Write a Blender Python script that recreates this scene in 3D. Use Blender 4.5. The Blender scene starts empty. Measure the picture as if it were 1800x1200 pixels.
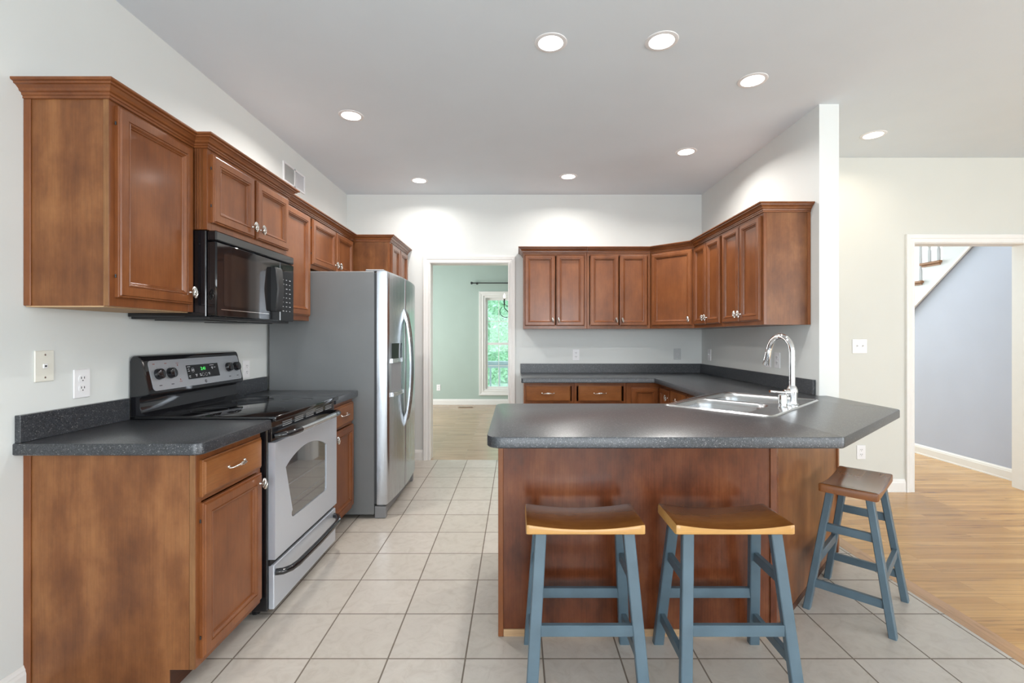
import bpy, bmesh, math, random
from mathutils import Vector, Matrix

random.seed(7)
S = bpy.context.scene
COL = S.collection
PI = math.pi
V = Vector

# ------------------------------------------------------------------ camera, world, daylight and fill lights, exposure
CAM_Z = 1.271
cam_d = bpy.data.cameras.new('camera')
cam_d.sensor_width = 36.0
cam_d.lens = 36.0 * 833.0 / 1800.0
cam_d.shift_x = -8.0 / 1800.0
cam_d.shift_y = -8.0 / 1800.0
cam_d.clip_start = 0.05
cam_d.clip_end = 200
cam = bpy.data.objects.new('camera', cam_d)
cam.location = (0, 0, CAM_Z)
cam.rotation_euler = (PI / 2, 0, 0)
COL.objects.link(cam)
S.camera = cam

S.view_settings.view_transform = 'Standard'
S.view_settings.look = 'None'
S.view_settings.gamma = 1.0
S.view_settings.use_curve_mapping = False
S.view_settings.exposure = 0.48

w = bpy.data.worlds.new('sky')
S.world = w
w.use_nodes = True
_b = w.node_tree.nodes['Background']
_b.inputs[0].default_value = (0.72, 0.88, 1.0, 1)
_b.inputs[1].default_value = 1.9


def daylight(name, loc, rot, sx, sy, power, color=(0.93, 0.97, 1.0)):
    """Area light for daylight; some stand at windows, some are added fill."""
    l = bpy.data.lights.new(name, 'AREA')
    l.shape = 'RECTANGLE'
    l.size, l.size_y = sx, sy
    l.energy = power
    l.color = color
    o = bpy.data.objects.new(name, l)
    o.location = loc
    o.rotation_euler = rot
    COL.objects.link(o)
    return o


# windows behind the camera (rear wall, y=-4.5), great-room side wall (x=6.5); left wall, dining and stair hall lights are added fill
REAR_WIN = [(-1.3, 0.1), (0.5, 1.9), (4.6, 5.6)]
for a, b in REAR_WIN:
    daylight('window_daylight', ((a + b) / 2, -4.44, 1.45), (PI / 2 + 0.45, 0, 0), b - a - 0.1, 1.9, 58)
LEFT_FILL_WIN = [(-3.6, -2.1), (-1.7, -0.4)]  # invented windows out of view, added to brighten the partition wall
for a, b in LEFT_FILL_WIN:
    daylight('window_daylight', (-1.70, (a + b) / 2, 1.45), (PI / 2 + 0.35, 0, -PI / 2), b - a - 0.1, 1.9, 10)  # fill light at the added left-wall windows
SIDE_WIN = [(-3.6, -2.0), (-1.4, 0.2)]
for a, b in SIDE_WIN:
    daylight('window_daylight', (6.44, (a + b) / 2, 1.45), (PI / 2 + 0.45, 0, PI / 2), b - a - 0.1, 1.9, 66)
daylight('dining_fill_light', (-3.04, 7.2, 1.3), (PI / 2, 0, -PI / 2), 1.3, 1.8, 74, (0.98, 1.0, 1.0))  # added area light out of view, no window behind it, brightens the dining room
daylight('hall_fill_light', (3.3, 8.9, 2.4), (-PI / 2, 0, 0), 1.6, 2.6, 190, (0.95, 0.97, 1.0))  # unseen fill added to light the stair hall, wall behind it is solid


# ------------------------------------------------------------------ materials
def nmat(name):
    m = bpy.data.materials.new(name)
    m.use_nodes = True
    nt = m.node_tree
    return m, nt, nt.nodes['Principled BSDF']


def setp(b, **k):
    names = dict(rough='Roughness', metal='Metallic', coat='Coat Weight', coatr='Coat Roughness', spec='Specular IOR Level',
                 trans='Transmission Weight', ior='IOR', aniso='Anisotropic')
    for q, v in k.items():
        b.inputs[names[q]].default_value = v


def nd(nt, t, **k):
    n = nt.nodes.new(t)
    for a, v in k.items():
        setattr(n, a, v)
    return n


def plain(name, c, rough=0.5, metal=0.0, noise=0.03, nscale=14, bump=0.0, coat=0.0, spec=0.5):
    """A uniform colour with a faint procedural mottling."""
    m, nt, b = nmat(name)
    setp(b, rough=rough, metal=metal, coat=coat, spec=spec)
    tc = nd(nt, 'ShaderNodeTexCoord')
    no = nd(nt, 'ShaderNodeTexNoise')
    no.inputs['Scale'].default_value = nscale
    no.inputs['Detail'].default_value = 4
    nt.links.new(tc.outputs['Object'], no.inputs['Vector'])
    r = nd(nt, 'ShaderNodeValToRGB')
    e = r.color_ramp.elements
    e[0].position, e[1].position = 0.3, 0.7
    e[0].color = tuple(max(0, x * (1 - noise)) for x in c) + (1,)
    e[1].color = tuple(min(1, x * (1 + noise)) for x in c) + (1,)
    nt.links.new(no.outputs['Fac'], r.inputs['Fac'])
    nt.links.new(r.outputs['Color'], b.inputs['Base Color'])
    if bump:
        bp = nd(nt, 'ShaderNodeBump')
        bp.inputs['Strength'].default_value = bump
        bp.inputs['Distance'].default_value = 0.002
        n2 = nd(nt, 'ShaderNodeTexNoise')
        n2.inputs['Scale'].default_value = nscale * 12
        nt.links.new(tc.outputs['Object'], n2.inputs['Vector'])
        nt.links.new(n2.outputs['Fac'], bp.inputs['Height'])
        nt.links.new(bp.outputs['Normal'], b.inputs['Normal'])
    return m


def emit(name, c, s):
    m = bpy.data.materials.new(name)
    m.use_nodes = True
    nt = m.node_tree
    nt.nodes.clear()
    o = nd(nt, 'ShaderNodeOutputMaterial')
    e = nd(nt, 'ShaderNodeEmission')
    e.inputs[0].default_value = tuple(c) + (1,)
    e.inputs[1].default_value = s
    nt.links.new(e.outputs[0], o.inputs[0])
    return m


def ramp(nt, stops):
    r = nd(nt, 'ShaderNodeValToRGB')
    e = r.color_ramp.elements
    while len(e) < len(stops):
        e.new(0.5)
    for q, (p, c) in zip(e, stops):
        q.position = p
        q.color = tuple(c) + (1,)
    return r


def wood(name, dark, mid, light, axis='Z', rough=0.32, coat=0.25, blotch=0.55, fine=1.0, lanes=0.35):
    """Stained wood: blotchy stain, broad lanes and fine pores running along one axis."""
    m, nt, b = nmat(name)
    setp(b, rough=rough, coat=coat * 0.6, coatr=0.14, spec=0.35)
    L = nt.links.new
    tc = nd(nt, 'ShaderNodeTexCoord')
    oi = nd(nt, 'ShaderNodeObjectInfo')
    add = nd(nt, 'ShaderNodeVectorMath', operation='ADD')
    mul = nd(nt, 'ShaderNodeMath', operation='MULTIPLY')
    mul.inputs[1].default_value = 9.0
    L(oi.outputs['Random'], mul.inputs[0])
    L(tc.outputs['Object'], add.inputs[0])
    L(mul.outputs[0], add.inputs[1])

    def noise(sc_along, sc_across, detail, rough_=0.55):
        mp = nd(nt, 'ShaderNodeMapping')
        sc = [sc_across] * 3
        sc['XYZ'.index(axis)] = sc_along
        mp.inputs['Scale'].default_value = sc
        L(add.outputs[0], mp.inputs['Vector'])
        n = nd(nt, 'ShaderNodeTexNoise')
        n.inputs['Scale'].default_value = 1.0
        n.inputs['Detail'].default_value = detail
        n.inputs['Roughness'].default_value = rough_
        L(mp.outputs[0], n.inputs['Vector'])
        return n
    n1 = noise(4.6, 7.5, 7, 0.60)          # blotches of stain
    n2 = noise(0.25, 9.0, 2)         # lanes
    n3 = noise(7.0, 170.0, 4, 0.65)  # pores
    mx = nd(nt, 'ShaderNodeMix', data_type='FLOAT')
    mx.inputs[0].default_value = lanes
    L(n1.outputs['Fac'], mx.inputs[2])
    L(n2.outputs['Fac'], mx.inputs[3])
    r = ramp(nt, [(0.5 - 0.32 * blotch, dark), (0.5, mid), (0.5 + 0.36 * blotch, light)])
    L(mx.outputs[0], r.inputs['Fac'])
    r3 = ramp(nt, [(0.32, (1 - 0.22 * fine,) * 3), (0.6, (1, 1, 1))])
    L(n3.outputs['Fac'], r3.inputs['Fac'])
    mm = nd(nt, 'ShaderNodeMix', data_type='RGBA', blend_type='MULTIPLY')
    mm.inputs[0].default_value = 1.0
    L(r.outputs['Color'], mm.inputs[6])
    L(r3.outputs['Color'], mm.inputs[7])
    L(mm.outputs[2], b.inputs['Base Color'])
    return m


CH_D, CH_M, CH_L = (0.118, 0.038, 0.0115), (0.198, 0.071, 0.022), (0.31, 0.127, 0.044)
CD_D, CD_M, CD_L = (0.130, 0.039, 0.012), (0.208, 0.067, 0.0205), (0.30, 0.110, 0.037)
M = {}
M['panel'] = wood('cherry_side_veneer', CH_D, CH_M, CH_L, 'Z', 0.36, 0.2, 0.46, 0.75, 0.40)
M['cherry'] = wood('cherry_upright_grain', CD_D, CD_M, CD_L, 'Z', 0.3, 0.35, 0.75, 0.7)
M['cherry_x'] = wood('cherry_grain_across', CD_D, CD_M, CD_L, 'X', 0.3, 0.35, 0.6, 0.7)
M['cherry_y'] = wood('cherry_grain_along', CD_D, CD_M, CD_L, 'Y', 0.3, 0.35, 0.6, 0.7)
M['drawer_y'] = wood('cherry_drawer_along', CH_D, (0.235, 0.080, 0.021), CH_L, 'Y', 0.3, 0.3, 0.6, 0.7)
M['drawer_x'] = wood('cherry_drawer_across', CH_D, (0.235, 0.080, 0.021), CH_L, 'X', 0.3, 0.3, 0.6, 0.7)
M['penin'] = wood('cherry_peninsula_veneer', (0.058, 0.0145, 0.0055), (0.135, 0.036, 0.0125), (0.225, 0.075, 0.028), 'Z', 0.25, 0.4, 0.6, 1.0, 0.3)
M['edge'] = wood('worn_pale_edge', (0.17, 0.070, 0.025), (0.25, 0.112, 0.042), (0.33, 0.165, 0.066), 'Z', 0.4, 0.1)
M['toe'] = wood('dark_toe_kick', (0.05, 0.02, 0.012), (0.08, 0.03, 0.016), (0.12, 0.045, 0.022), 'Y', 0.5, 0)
M['rawwood'] = wood('raw_strip', (0.42, 0.25, 0.13), (0.52, 0.33, 0.18), (0.60, 0.40, 0.23), 'X', 0.6, 0)
M['seat_top'] = wood('stool_seat_stain', (0.125, 0.038, 0.009), (0.225, 0.082, 0.020), (0.34, 0.142, 0.038), 'X', 0.2, 0.6, 0.6, 0.7, 0.5)
M['seat_edge'] = wood('stool_worn_edge', (0.46, 0.215, 0.055), (0.58, 0.31, 0.095), (0.66, 0.39, 0.14), 'X', 0.3, 0.4, 0.8, 0.5)
M['seat_edge_brown'] = wood('stool_brown_edge', (0.15, 0.048, 0.014), (0.23, 0.08, 0.023), (0.31, 0.12, 0.038), 'X', 0.3, 0.4, 0.8, 0.5)
M['tread'] = wood('stair_oak', (0.24, 0.11, 0.05), (0.32, 0.16, 0.075), (0.40, 0.21, 0.10), 'X', 0.35, 0.2)
M['wall'] = plain('wall_paint', (0.715, 0.73, 0.71), 0.6, noise=0.012, nscale=3, bump=0.03)
M['wall_greige'] = plain('hall_wall_dimmed_paint', (0.655, 0.65, 0.60), 0.6, noise=0.012, nscale=3, bump=0.03)  # hall wall only; albedo lowered and warmed to offset over-bright light
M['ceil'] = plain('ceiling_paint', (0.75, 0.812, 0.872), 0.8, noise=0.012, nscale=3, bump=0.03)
M['trim'] = plain('trim_paint', (0.82, 0.80, 0.77), 0.38, noise=0.01)
M['green'] = plain('dining_green_paint', (0.405, 0.495, 0.445), 0.6, noise=0.02, nscale=3, bump=0.03)
M['greyblue'] = plain('hall_greyblue_paint', (0.475, 0.51, 0.61), 0.6, noise=0.02, nscale=3, bump=0.03)
M['white'] = plain('white_plastic', (0.84, 0.83, 0.84), 0.35, noise=0.01)
M['stairwhite'] = plain('stair_white_paint', (0.66, 0.68, 0.70), 0.4, noise=0.01)
M['almond'] = plain('almond_plastic', (0.78, 0.76, 0.68), 0.35, noise=0.01)
M['grey_plate'] = plain('grey_plate', (0.55, 0.56, 0.56), 0.35, noise=0.01)
M['slot'] = plain('slot_dark', (0.03, 0.03, 0.03), 0.6)
M['blackgloss'] = plain('black_enamel', (0.010, 0.010, 0.012), 0.08, noise=0.05, coat=0.4)
M['blackglass'] = plain('black_glass', (0.006, 0.006, 0.007), 0.05, noise=0.05, spec=0.6)
M['blackmatte'] = plain('black_plastic', (0.014, 0.014, 0.015), 0.4, noise=0.05)
M['iron'] = plain('black_iron', (0.02, 0.02, 0.022), 0.45, noise=0.05)
M['chrome'] = plain('chrome', (0.86, 0.87, 0.88), 0.06, 1.0, noise=0.01)
M['nickel'] = plain('nickel', (0.74, 0.72, 0.68), 0.2, 1.0, noise=0.02)
M['bluepaint'] = plain('blue_grey_stool_paint', (0.084, 0.130, 0.163), 0.42, noise=0.12, nscale=9, coat=0.1)
M['fridge_side'] = plain('grey_textured_steel', (0.185, 0.192, 0.196), 0.42, 0.15, noise=0.04, nscale=5, bump=0.06)
M['gasket'] = plain('dark_gasket', (0.05, 0.052, 0.055), 0.5)
M['grey_plastic'] = plain('grey_plastic', (0.22, 0.22, 0.225), 0.45)
M['lens'] = emit('lamp_lens', (1.0, 0.97, 0.93), 6.0)
M['lens_warm'] = emit('lamp_lens_warm', (1.0, 0.93, 0.80), 5.0)
M['bulb'] = emit('candle_bulb', (1.0, 0.9, 0.75), 6.0)
M['green_led'] = emit('green_digits', (0.10, 0.9, 0.16), 1.0)
M['ring'] = plain('faint_burner_print', (0.035, 0.035, 0.037), 0.3)
M['ink'] = plain('dark_print', (0.05, 0.05, 0.055), 0.5)
M['redink'] = plain('red_print', (0.30, 0.11, 0.085), 0.5)
M['paleink'] = plain('pale_print', (0.55, 0.55, 0.57), 0.5)
M['leaf'] = plain('leaf_green', (0.40, 0.60, 0.38), 0.6, noise=0.35, nscale=3)
M['bark'] = plain('bark', (0.14, 0.11, 0.09), 0.8, noise=0.3)
M['lawn'] = plain('lawn', (0.45, 0.55, 0.42), 0.9, noise=0.2, nscale=2)
M['deck'] = plain('painted_deck', (0.62, 0.64, 0.66), 0.6, noise=0.05)
M['vent_dark'] = plain('vent_shadowy_grey', (0.34, 0.34, 0.33), 0.6)


def steel(name, c, rough, axis, stretch=260.0):
    m, nt, b = nmat(name)
    setp(b, metal=1.0, rough=rough)
    L = nt.links.new
    tc = nd(nt, 'ShaderNodeTexCoord')
    mp = nd(nt, 'ShaderNodeMapping')
    sc = [stretch] * 3
    sc['XYZ'.index(axis)] = 1.5
    mp.inputs['Scale'].default_value = sc
    L(tc.outputs['Object'], mp.inputs['Vector'])
    n = nd(nt, 'ShaderNodeTexNoise')
    n.inputs['Scale'].default_value = 1.0
    n.inputs['Detail'].default_value = 3
    L(mp.outputs[0], n.inputs['Vector'])
    r = ramp(nt, [(0.3, tuple(x * 0.93 for x in c)), (0.7, tuple(min(1, x * 1.05) for x in c))])
    L(n.outputs['Fac'], r.inputs['Fac'])
    L(r.outputs['Color'], b.inputs['Base Color'])
    r2 = ramp(nt, [(0.3, (rough * 0.8,) * 3), (0.7, (rough * 1.2,) * 3)])
    L(n.outputs['Fac'], r2.inputs['Fac'])
    L(r2.outputs['Color'], b.inputs['Roughness'])
    return m


M['steel_z'] = steel('brushed_steel_upright', (0.54, 0.565, 0.605), 0.24, 'Z')
M['steel_y'] = steel('brushed_steel_along', (0.72, 0.73, 0.75), 0.24, 'Y')
M['steel_sink'] = plain('satin_sink_steel', (0.52, 0.53, 0.54), 0.27, 1.0, noise=0.02, nscale=6)
M['silver'] = plain('silver_range_front', (0.62, 0.66, 0.73), 0.30, 0.55, noise=0.015, nscale=2)
M['satin_panel'] = plain('satin_range_panel', (0.42, 0.44, 0.47), 0.34, 0.5, noise=0.015, nscale=4)


def laminate():
    m, nt, b = nmat('charcoal_speckled_laminate')
    setp(b, rough=0.4, coat=0.6, coatr=0.28, spec=0.35)
    b.inputs['Coat IOR'].default_value = 1.55
    L = nt.links.new
    tc = nd(nt, 'ShaderNodeTexCoord')

    def vor(scale):
        v = nd(nt, 'ShaderNodeTexVoronoi')
        v.inputs['Scale'].default_value = scale
        L(tc.outputs['Object'], v.inputs['Vector'])
        return v
    v1 = vor(330)
    sep = nd(nt, 'ShaderNodeSeparateColor')
    L(v1.outputs['Color'], sep.inputs[0])
    base = ramp(nt, [(0.0, (0.011, 0.013, 0.017)), (0.5, (0.025, 0.028, 0.034)), (0.94, (0.056, 0.060, 0.068)), (0.985, (0.18, 0.18, 0.18))])
    L(sep.outputs[0], base.inputs['Fac'])
    v2 = vor(150)
    s2 = nd(nt, 'ShaderNodeSeparateColor')
    L(v2.outputs['Color'], s2.inputs[0])
    near = nd(nt, 'ShaderNodeMath', operation='LESS_THAN')
    near.inputs[1].default_value = 0.17
    L(v2.outputs['Distance'], near.inputs[0])
    rare = nd(nt, 'ShaderNodeMath', operation='GREATER_THAN')
    rare.inputs[1].default_value = 0.90
    L(s2.outputs[0], rare.inputs[0])
    fl = nd(nt, 'ShaderNodeMath', operation='MULTIPLY')
    L(near.outputs[0], fl.inputs[0])
    L(rare.outputs[0], fl.inputs[1])
    mx = nd(nt, 'ShaderNodeMix', data_type='RGBA')
    L(fl.outputs[0], mx.inputs[0])
    L(base.outputs['Color'], mx.inputs[6])
    mx.inputs[7].default_value = (0.24, 0.24, 0.24, 1)
    L(mx.outputs[2], b.inputs['Base Color'])
    return m


M['lam'] = laminate()


def tile_floor():
    m, nt, b = nmat('beige_stone_tile')
    L = nt.links.new
    tc = nd(nt, 'ShaderNodeTexCoord')
    mp = nd(nt, 'ShaderNodeMapping')
    mp.inputs['Location'].default_value = (0.2021 + 0.3065 * 40, -1.873 + 0.3032 * 40, 0)
    L(tc.outputs['Object'], mp.inputs['Vector'])
    br = nd(nt, 'ShaderNodeTexBrick')
    br.offset = 0.0
    br.squash = 1.0
    br.inputs['Scale'].default_value = 1.0
    br.inputs['Mortar Size'].default_value = 0.0036
    br.inputs['Mortar Smooth'].default_value = 0.25
    br.inputs['Bias'].default_value = 0.0
    br.inputs['Brick Width'].default_value = 0.3065
    br.inputs['Row Height'].default_value = 0.3032
    br.inputs['Color1'].default_value = (0.51, 0.46, 0.40, 1)
    br.inputs['Color2'].default_value = (0.54, 0.49, 0.435, 1)
    br.inputs['Mortar'].default_value = (0.18, 0.145, 0.115, 1)
    L(mp.outputs[0], br.inputs['Vector'])
    n = nd(nt, 'ShaderNodeTexNoise')
    n.inputs['Scale'].default_value = 14
    n.inputs['Detail'].default_value = 7
    n.inputs['Roughness'].default_value = 0.62
    n.inputs['Distortion'].default_value = 1.2
    L(tc.outputs['Object'], n.inputs['Vector'])
    r = ramp(nt, [(0.28, (0.88, 0.86, 0.84)), (0.5, (1, 1, 1)), (0.74, (1.07, 1.075, 1.08))])
    L(n.outputs['Fac'], r.inputs['Fac'])
    mm = nd(nt, 'ShaderNodeMix', data_type='RGBA', blend_type='MULTIPLY')
    mm.inputs[0].default_value = 1
    L(br.outputs['Color'], mm.inputs[6])
    L(r.outputs['Color'], mm.inputs[7])
    L(mm.outputs[2], b.inputs['Base Color'])
    rr = ramp(nt, [(0.0, (0.30,) * 3), (1.0, (0.75,) * 3)])
    L(br.outputs['Fac'], rr.inputs['Fac'])
    L(rr.outputs['Color'], b.inputs['Roughness'])
    sub = nd(nt, 'ShaderNodeMath', operation='MULTIPLY_ADD')
    sub.inputs[1].default_value = -1.6
    L(br.outputs['Fac'], sub.inputs[0])
    L(n.outputs['Fac'], sub.inputs[2])
    bp = nd(nt, 'ShaderNodeBump')
    bp.inputs['Strength'].default_value = 0.35
    bp.inputs['Distance'].default_value = 0.004
    L(sub.outputs[0], bp.inputs['Height'])
    L(bp.outputs['Normal'], b.inputs['Normal'])
    return m


M['tile'] = tile_floor()


def oak_floor(name, along='X', c1=(0.47, 0.24, 0.064), c2=(0.62, 0.352, 0.112), board=0.057, length=0.95):
    m, nt, b = nmat(name)
    setp(b, rough=0.27, coat=0.2, coatr=0.2)
    L = nt.links.new
    tc = nd(nt, 'ShaderNodeTexCoord')
    mp = nd(nt, 'ShaderNodeMapping')
    mp.inputs['Location'].default_value = (30, 30, 0)
    if along == 'Y':
        mp.inputs['Rotation'].default_value = (0, 0, PI / 2)
    L(tc.outputs['Object'], mp.inputs['Vector'])
    br = nd(nt, 'ShaderNodeTexBrick')
    br.offset = 0.37
    br.offset_frequency = 3
    br.inputs['Scale'].default_value = 1.0
    br.inputs['Mortar Size'].default_value = 0.0006
    br.inputs['Mortar Smooth'].default_value = 0.3
    br.inputs['Brick Width'].default_value = length
    br.inputs['Row Height'].default_value = board
    br.inputs['Color1'].default_value = c1 + (1,)
    br.inputs['Color2'].default_value = c2 + (1,)
    br.inputs['Mortar'].default_value = tuple(x * 0.45 for x in c1) + (1,)
    L(mp.outputs[0], br.inputs['Vector'])
    m2 = nd(nt, 'ShaderNodeMapping')
    m2.inputs['Scale'].default_value = (1.6, 26, 1)
    L(mp.outputs[0], m2.inputs['Vector'])
    ad = nd(nt, 'ShaderNodeVectorMath', operation='ADD')
    L(m2.outputs[0], ad.inputs[0])
    sc = nd(nt, 'ShaderNodeVectorMath', operation='SCALE')
    sc.inputs['Scale'].default_value = 30
    L(br.outputs['Color'], sc.inputs[0])
    L(sc.outputs[0], ad.inputs[1])
    n = nd(nt, 'ShaderNodeTexNoise')
    n.inputs['Scale'].default_value = 1.0
    n.inputs['Detail'].default_value = 6
    n.inputs['Roughness'].default_value = 0.6
    n.inputs['Distortion'].default_value = 1.4
    L(ad.outputs[0], n.inputs['Vector'])
    r = ramp(nt, [(0.30, (0.48, 0.40, 0.33)), (0.44, (0.95, 0.93, 0.91)), (0.7, (1.15, 1.15, 1.15))])
    L(n.outputs['Fac'], r.inputs['Fac'])
    mm = nd(nt, 'ShaderNodeMix', data_type='RGBA', blend_type='MULTIPLY')
    mm.inputs[0].default_value = 1
    L(br.outputs['Color'], mm.inputs[6])
    L(r.outputs['Color'], mm.inputs[7])
    L(mm.outputs[2], b.inputs['Base Color'])
    return m


M['oak'] = oak_floor('oak_strip_floor')
M['oak_border'] = oak_floor('oak_border_board', 'Y', (0.44, 0.24, 0.105), (0.50, 0.28, 0.125), 0.5, 1.6)
M['oak_pale'] = oak_floor('oak_strip_floor_dining', 'X', (0.37, 0.235, 0.135), (0.46, 0.31, 0.19))


def glass(name, tint=(0.94, 1.0, 0.98), gloss=0.015):
    m = bpy.data.materials.new(name)
    m.use_nodes = True
    nt = m.node_tree
    nt.nodes.clear()
    o = nd(nt, 'ShaderNodeOutputMaterial')
    t = nd(nt, 'ShaderNodeBsdfTransparent')
    t.inputs[0].default_value = tint + (1,)
    g = nd(nt, 'ShaderNodeBsdfGlossy')
    g.inputs['Roughness'].default_value = 0.02
    mx = nd(nt, 'ShaderNodeMixShader')
    mx.inputs[0].default_value = gloss
    nt.links.new(t.outputs[0], mx.inputs[1])
    nt.links.new(g.outputs[0], mx.inputs[2])
    nt.links.new(mx.outputs[0], o.inputs[0])
    return m


M['pane'] = glass('window_glass')
M['ovenglass'] = plain('tinted_oven_glass', (0.055, 0.058, 0.062), 0.04, noise=0.02, spec=0.9, coat=1.0)
M['mwglass'] = plain('dark_door_glass', (0.020, 0.015, 0.014), 0.05, noise=0.05, spec=0.7)

# ------------------------------------------------------------------ mesh helpers
WLOC = {}


class MB:
    """Collects shapes given in world coordinates; build() links them as one mesh object."""

    def __init__(self):
        self.bm = bmesh.new()
        self.mi = 0

    def merge(self, t, M4=None):
        if M4 is not None:
            bmesh.ops.transform(t, matrix=M4, verts=t.verts)
        mp = {}
        for v in t.verts:
            mp[v] = self.bm.verts.new(v.co)
        for f in t.faces:
            try:
                nf = self.bm.faces.new([mp[v] for v in f.verts])
                nf.material_index = self.mi
                nf.smooth = f.smooth
            except ValueError:
                pass
        t.free()

    def box(self, a, b, bev=0.0, seg=1, M4=None):
        x0, y0, z0 = (min(p, q) for p, q in zip(a, b))
        x1, y1, z1 = (max(p, q) for p, q in zip(a, b))
        t = bmesh.new()
        bmesh.ops.create_cube(t, size=1.0)
        for v in t.verts:
            v.co = V(((x0 + x1) / 2 + v.co.x * (x1 - x0), (y0 + y1) / 2 + v.co.y * (y1 - y0), (z0 + z1) / 2 + v.co.z * (z1 - z0)))
        if bev > 0:
            bev = min(bev, 0.45 * min(x1 - x0, y1 - y0, z1 - z0))
            bmesh.ops.bevel(t, geom=list(t.edges), offset=bev, segments=seg, profile=0.5, affect='EDGES')
        self.merge(t, M4)
        return self

    def loft(self, loops, cap0=True, cap1=True, closed=True):
        """loops: lists of equal length of points."""
        rows = [[self.bm.verts.new(V(p)) for p in lp] for lp in loops]
        n = len(rows[0])
        fs = []
        for r0, r1 in zip(rows, rows[1:]):
            for i in range(n if closed else n - 1):
                j = (i + 1) % n
                try:
                    fs.append(self.bm.faces.new([r0[i], r0[j], r1[j], r1[i]]))
                except ValueError:
                    pass
        if cap0:
            fs.append(self.bm.faces.new(list(reversed(rows[0]))))
        if cap1:
            fs.append(self.bm.faces.new(rows[-1]))
        for f in fs:
            f.material_index = self.mi
        return self

    def tube(self, path, r, n=10, caps=True):
        path = [V(p) for p in path]
        rs = r if isinstance(r, (list, tuple)) else [r] * len(path)
        loops = []
        prev = None
        for i, p in enumerate(path):
            d = (path[min(i + 1, len(path) - 1)] - path[max(i - 1, 0)]).normalized()
            if prev is None:
                up = V((0, 0, 1)) if abs(d.z) < 0.9 else V((1, 0, 0))
                a = d.cross(up).normalized()
            else:
                a = (prev - d * prev.dot(d)).normalized()
            prev = a
            b2 = d.cross(a)
            loops.append([p + (a * math.cos(2 * PI * k / n) + b2 * math.sin(2 * PI * k / n)) * rs[i] for k in range(n)])
        return self.loft(loops, caps, caps)

    def bar(self, p0, p1, w, h, side=None, bev=0.0):
        """Rectangular bar from p0 to p1; w measured along `side`."""
        p0, p1 = V(p0), V(p1)
        d = (p1 - p0).normalized()
        s = V(side) if side is not None else d.cross(V((0, 0, 1)))
        s = (s - d * s.dot(d)).normalized()
        t = d.cross(s)
        c = bev
        pts = [(-w / 2 + c, -h / 2), (w / 2 - c, -h / 2), (w / 2, -h / 2 + c), (w / 2, h / 2 - c), (w / 2 - c, h / 2), (-w / 2 + c, h / 2), (-w / 2, h / 2 - c), (-w / 2, -h / 2 + c)] if c else [(-w / 2, -h / 2), (w / 2, -h / 2), (w / 2, h / 2), (-w / 2, h / 2)]
        return self.loft([[p + s * a + t * b for a, b in pts] for p in (p0, p1)])

    def lathe(self, prof, c, axis='Z', n=24, caps=True):
        """prof: (radius, height) pairs along the axis from c."""
        c = V(c)
        ax = {'X': V((1, 0, 0)), 'Y': V((0, 1, 0)), 'Z': V((0, 0, 1))}[axis] if isinstance(axis, str) else V(axis).normalized()
        u = ax.orthogonal().normalized()
        v = ax.cross(u)
        loops = [[c + ax * h + (u * math.cos(2 * PI * k / n) + v * math.sin(2 * PI * k / n)) * max(r, 1e-4) for k in range(n)] for r, h in prof]
        return self.loft(loops, caps, caps)

    def prism(self, poly, z0, z1):
        return self.loft([[(x, y, z0) for x, y in poly], [(x, y, z1) for x, y in poly]])

    def extrude_poly(self, pts, d):
        d = V(d)
        return self.loft([[V(p) for p in pts], [V(p) + d for p in pts]])

    def fill(self, loops):
        """Flat face with holes between closed loops of points."""
        t = bmesh.new()
        for lp in loops:
            vs = [t.verts.new(V(p)) for p in lp]
            for i in range(len(vs)):
                t.edges.new((vs[i], vs[(i + 1) % len(vs)]))
        bmesh.ops.triangle_fill(t, use_beauty=True, use_dissolve=False, edges=list(t.edges))
        self.merge(t)
        return self

    def build(self, name, mats, parent=None, smooth=None, weld=False):
        if weld:
            bmesh.ops.remove_doubles(self.bm, verts=self.bm.verts, dist=1e-5)
        bmesh.ops.recalc_face_normals(self.bm, faces=self.bm.faces)
        me = bpy.data.meshes.new(name)
        off = WLOC.get(parent.name, V((0, 0, 0))) if parent is not None else V((0, 0, 0))
        if off.length:
            bmesh.ops.translate(self.bm, vec=-off, verts=self.bm.verts)
        self.bm.to_mesh(me)
        self.bm.free()
        for m in (mats if isinstance(mats, (list, tuple)) else [mats]):
            me.materials.append(m)
        if smooth is not None:
            for p in me.polygons:
                p.use_smooth = True
            me.set_sharp_from_angle(angle=math.radians(smooth))
        o = bpy.data.objects.new(name, me)
        COL.objects.link(o)
        if parent is not None:
            o.parent = parent
            WLOC[o.name] = off
        return o


def thing(name, label, cat, loc=(0, 0, 0), group=None):
    o = bpy.data.objects.new(name, None)
    o.empty_display_size = 0.1
    COL.objects.link(o)
    o.location = loc
    o['label'] = label
    o['category'] = cat
    if group:
        o['group'] = group
    WLOC[o.name] = V(loc)
    return o


def tag(o, label, cat, group=None):
    o['label'] = label
    o['category'] = cat
    if group:
        o['group'] = group
    return o


def struct(name, mb, mat, smooth=None, parent=None):
    o = mb.build(name, mat, parent, smooth)
    if parent is None:
        o['kind'] = 'structure'
    return o


def place(proto_mesh, name, parent, loc, rot=(0, 0, 0)):
    o = bpy.data.objects.new(name, proto_mesh)
    COL.objects.link(o)
    o.parent = parent
    o.location = V(loc) - WLOC.get(parent.name, V((0, 0, 0)))
    o.rotation_euler = rot
    return o


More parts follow.
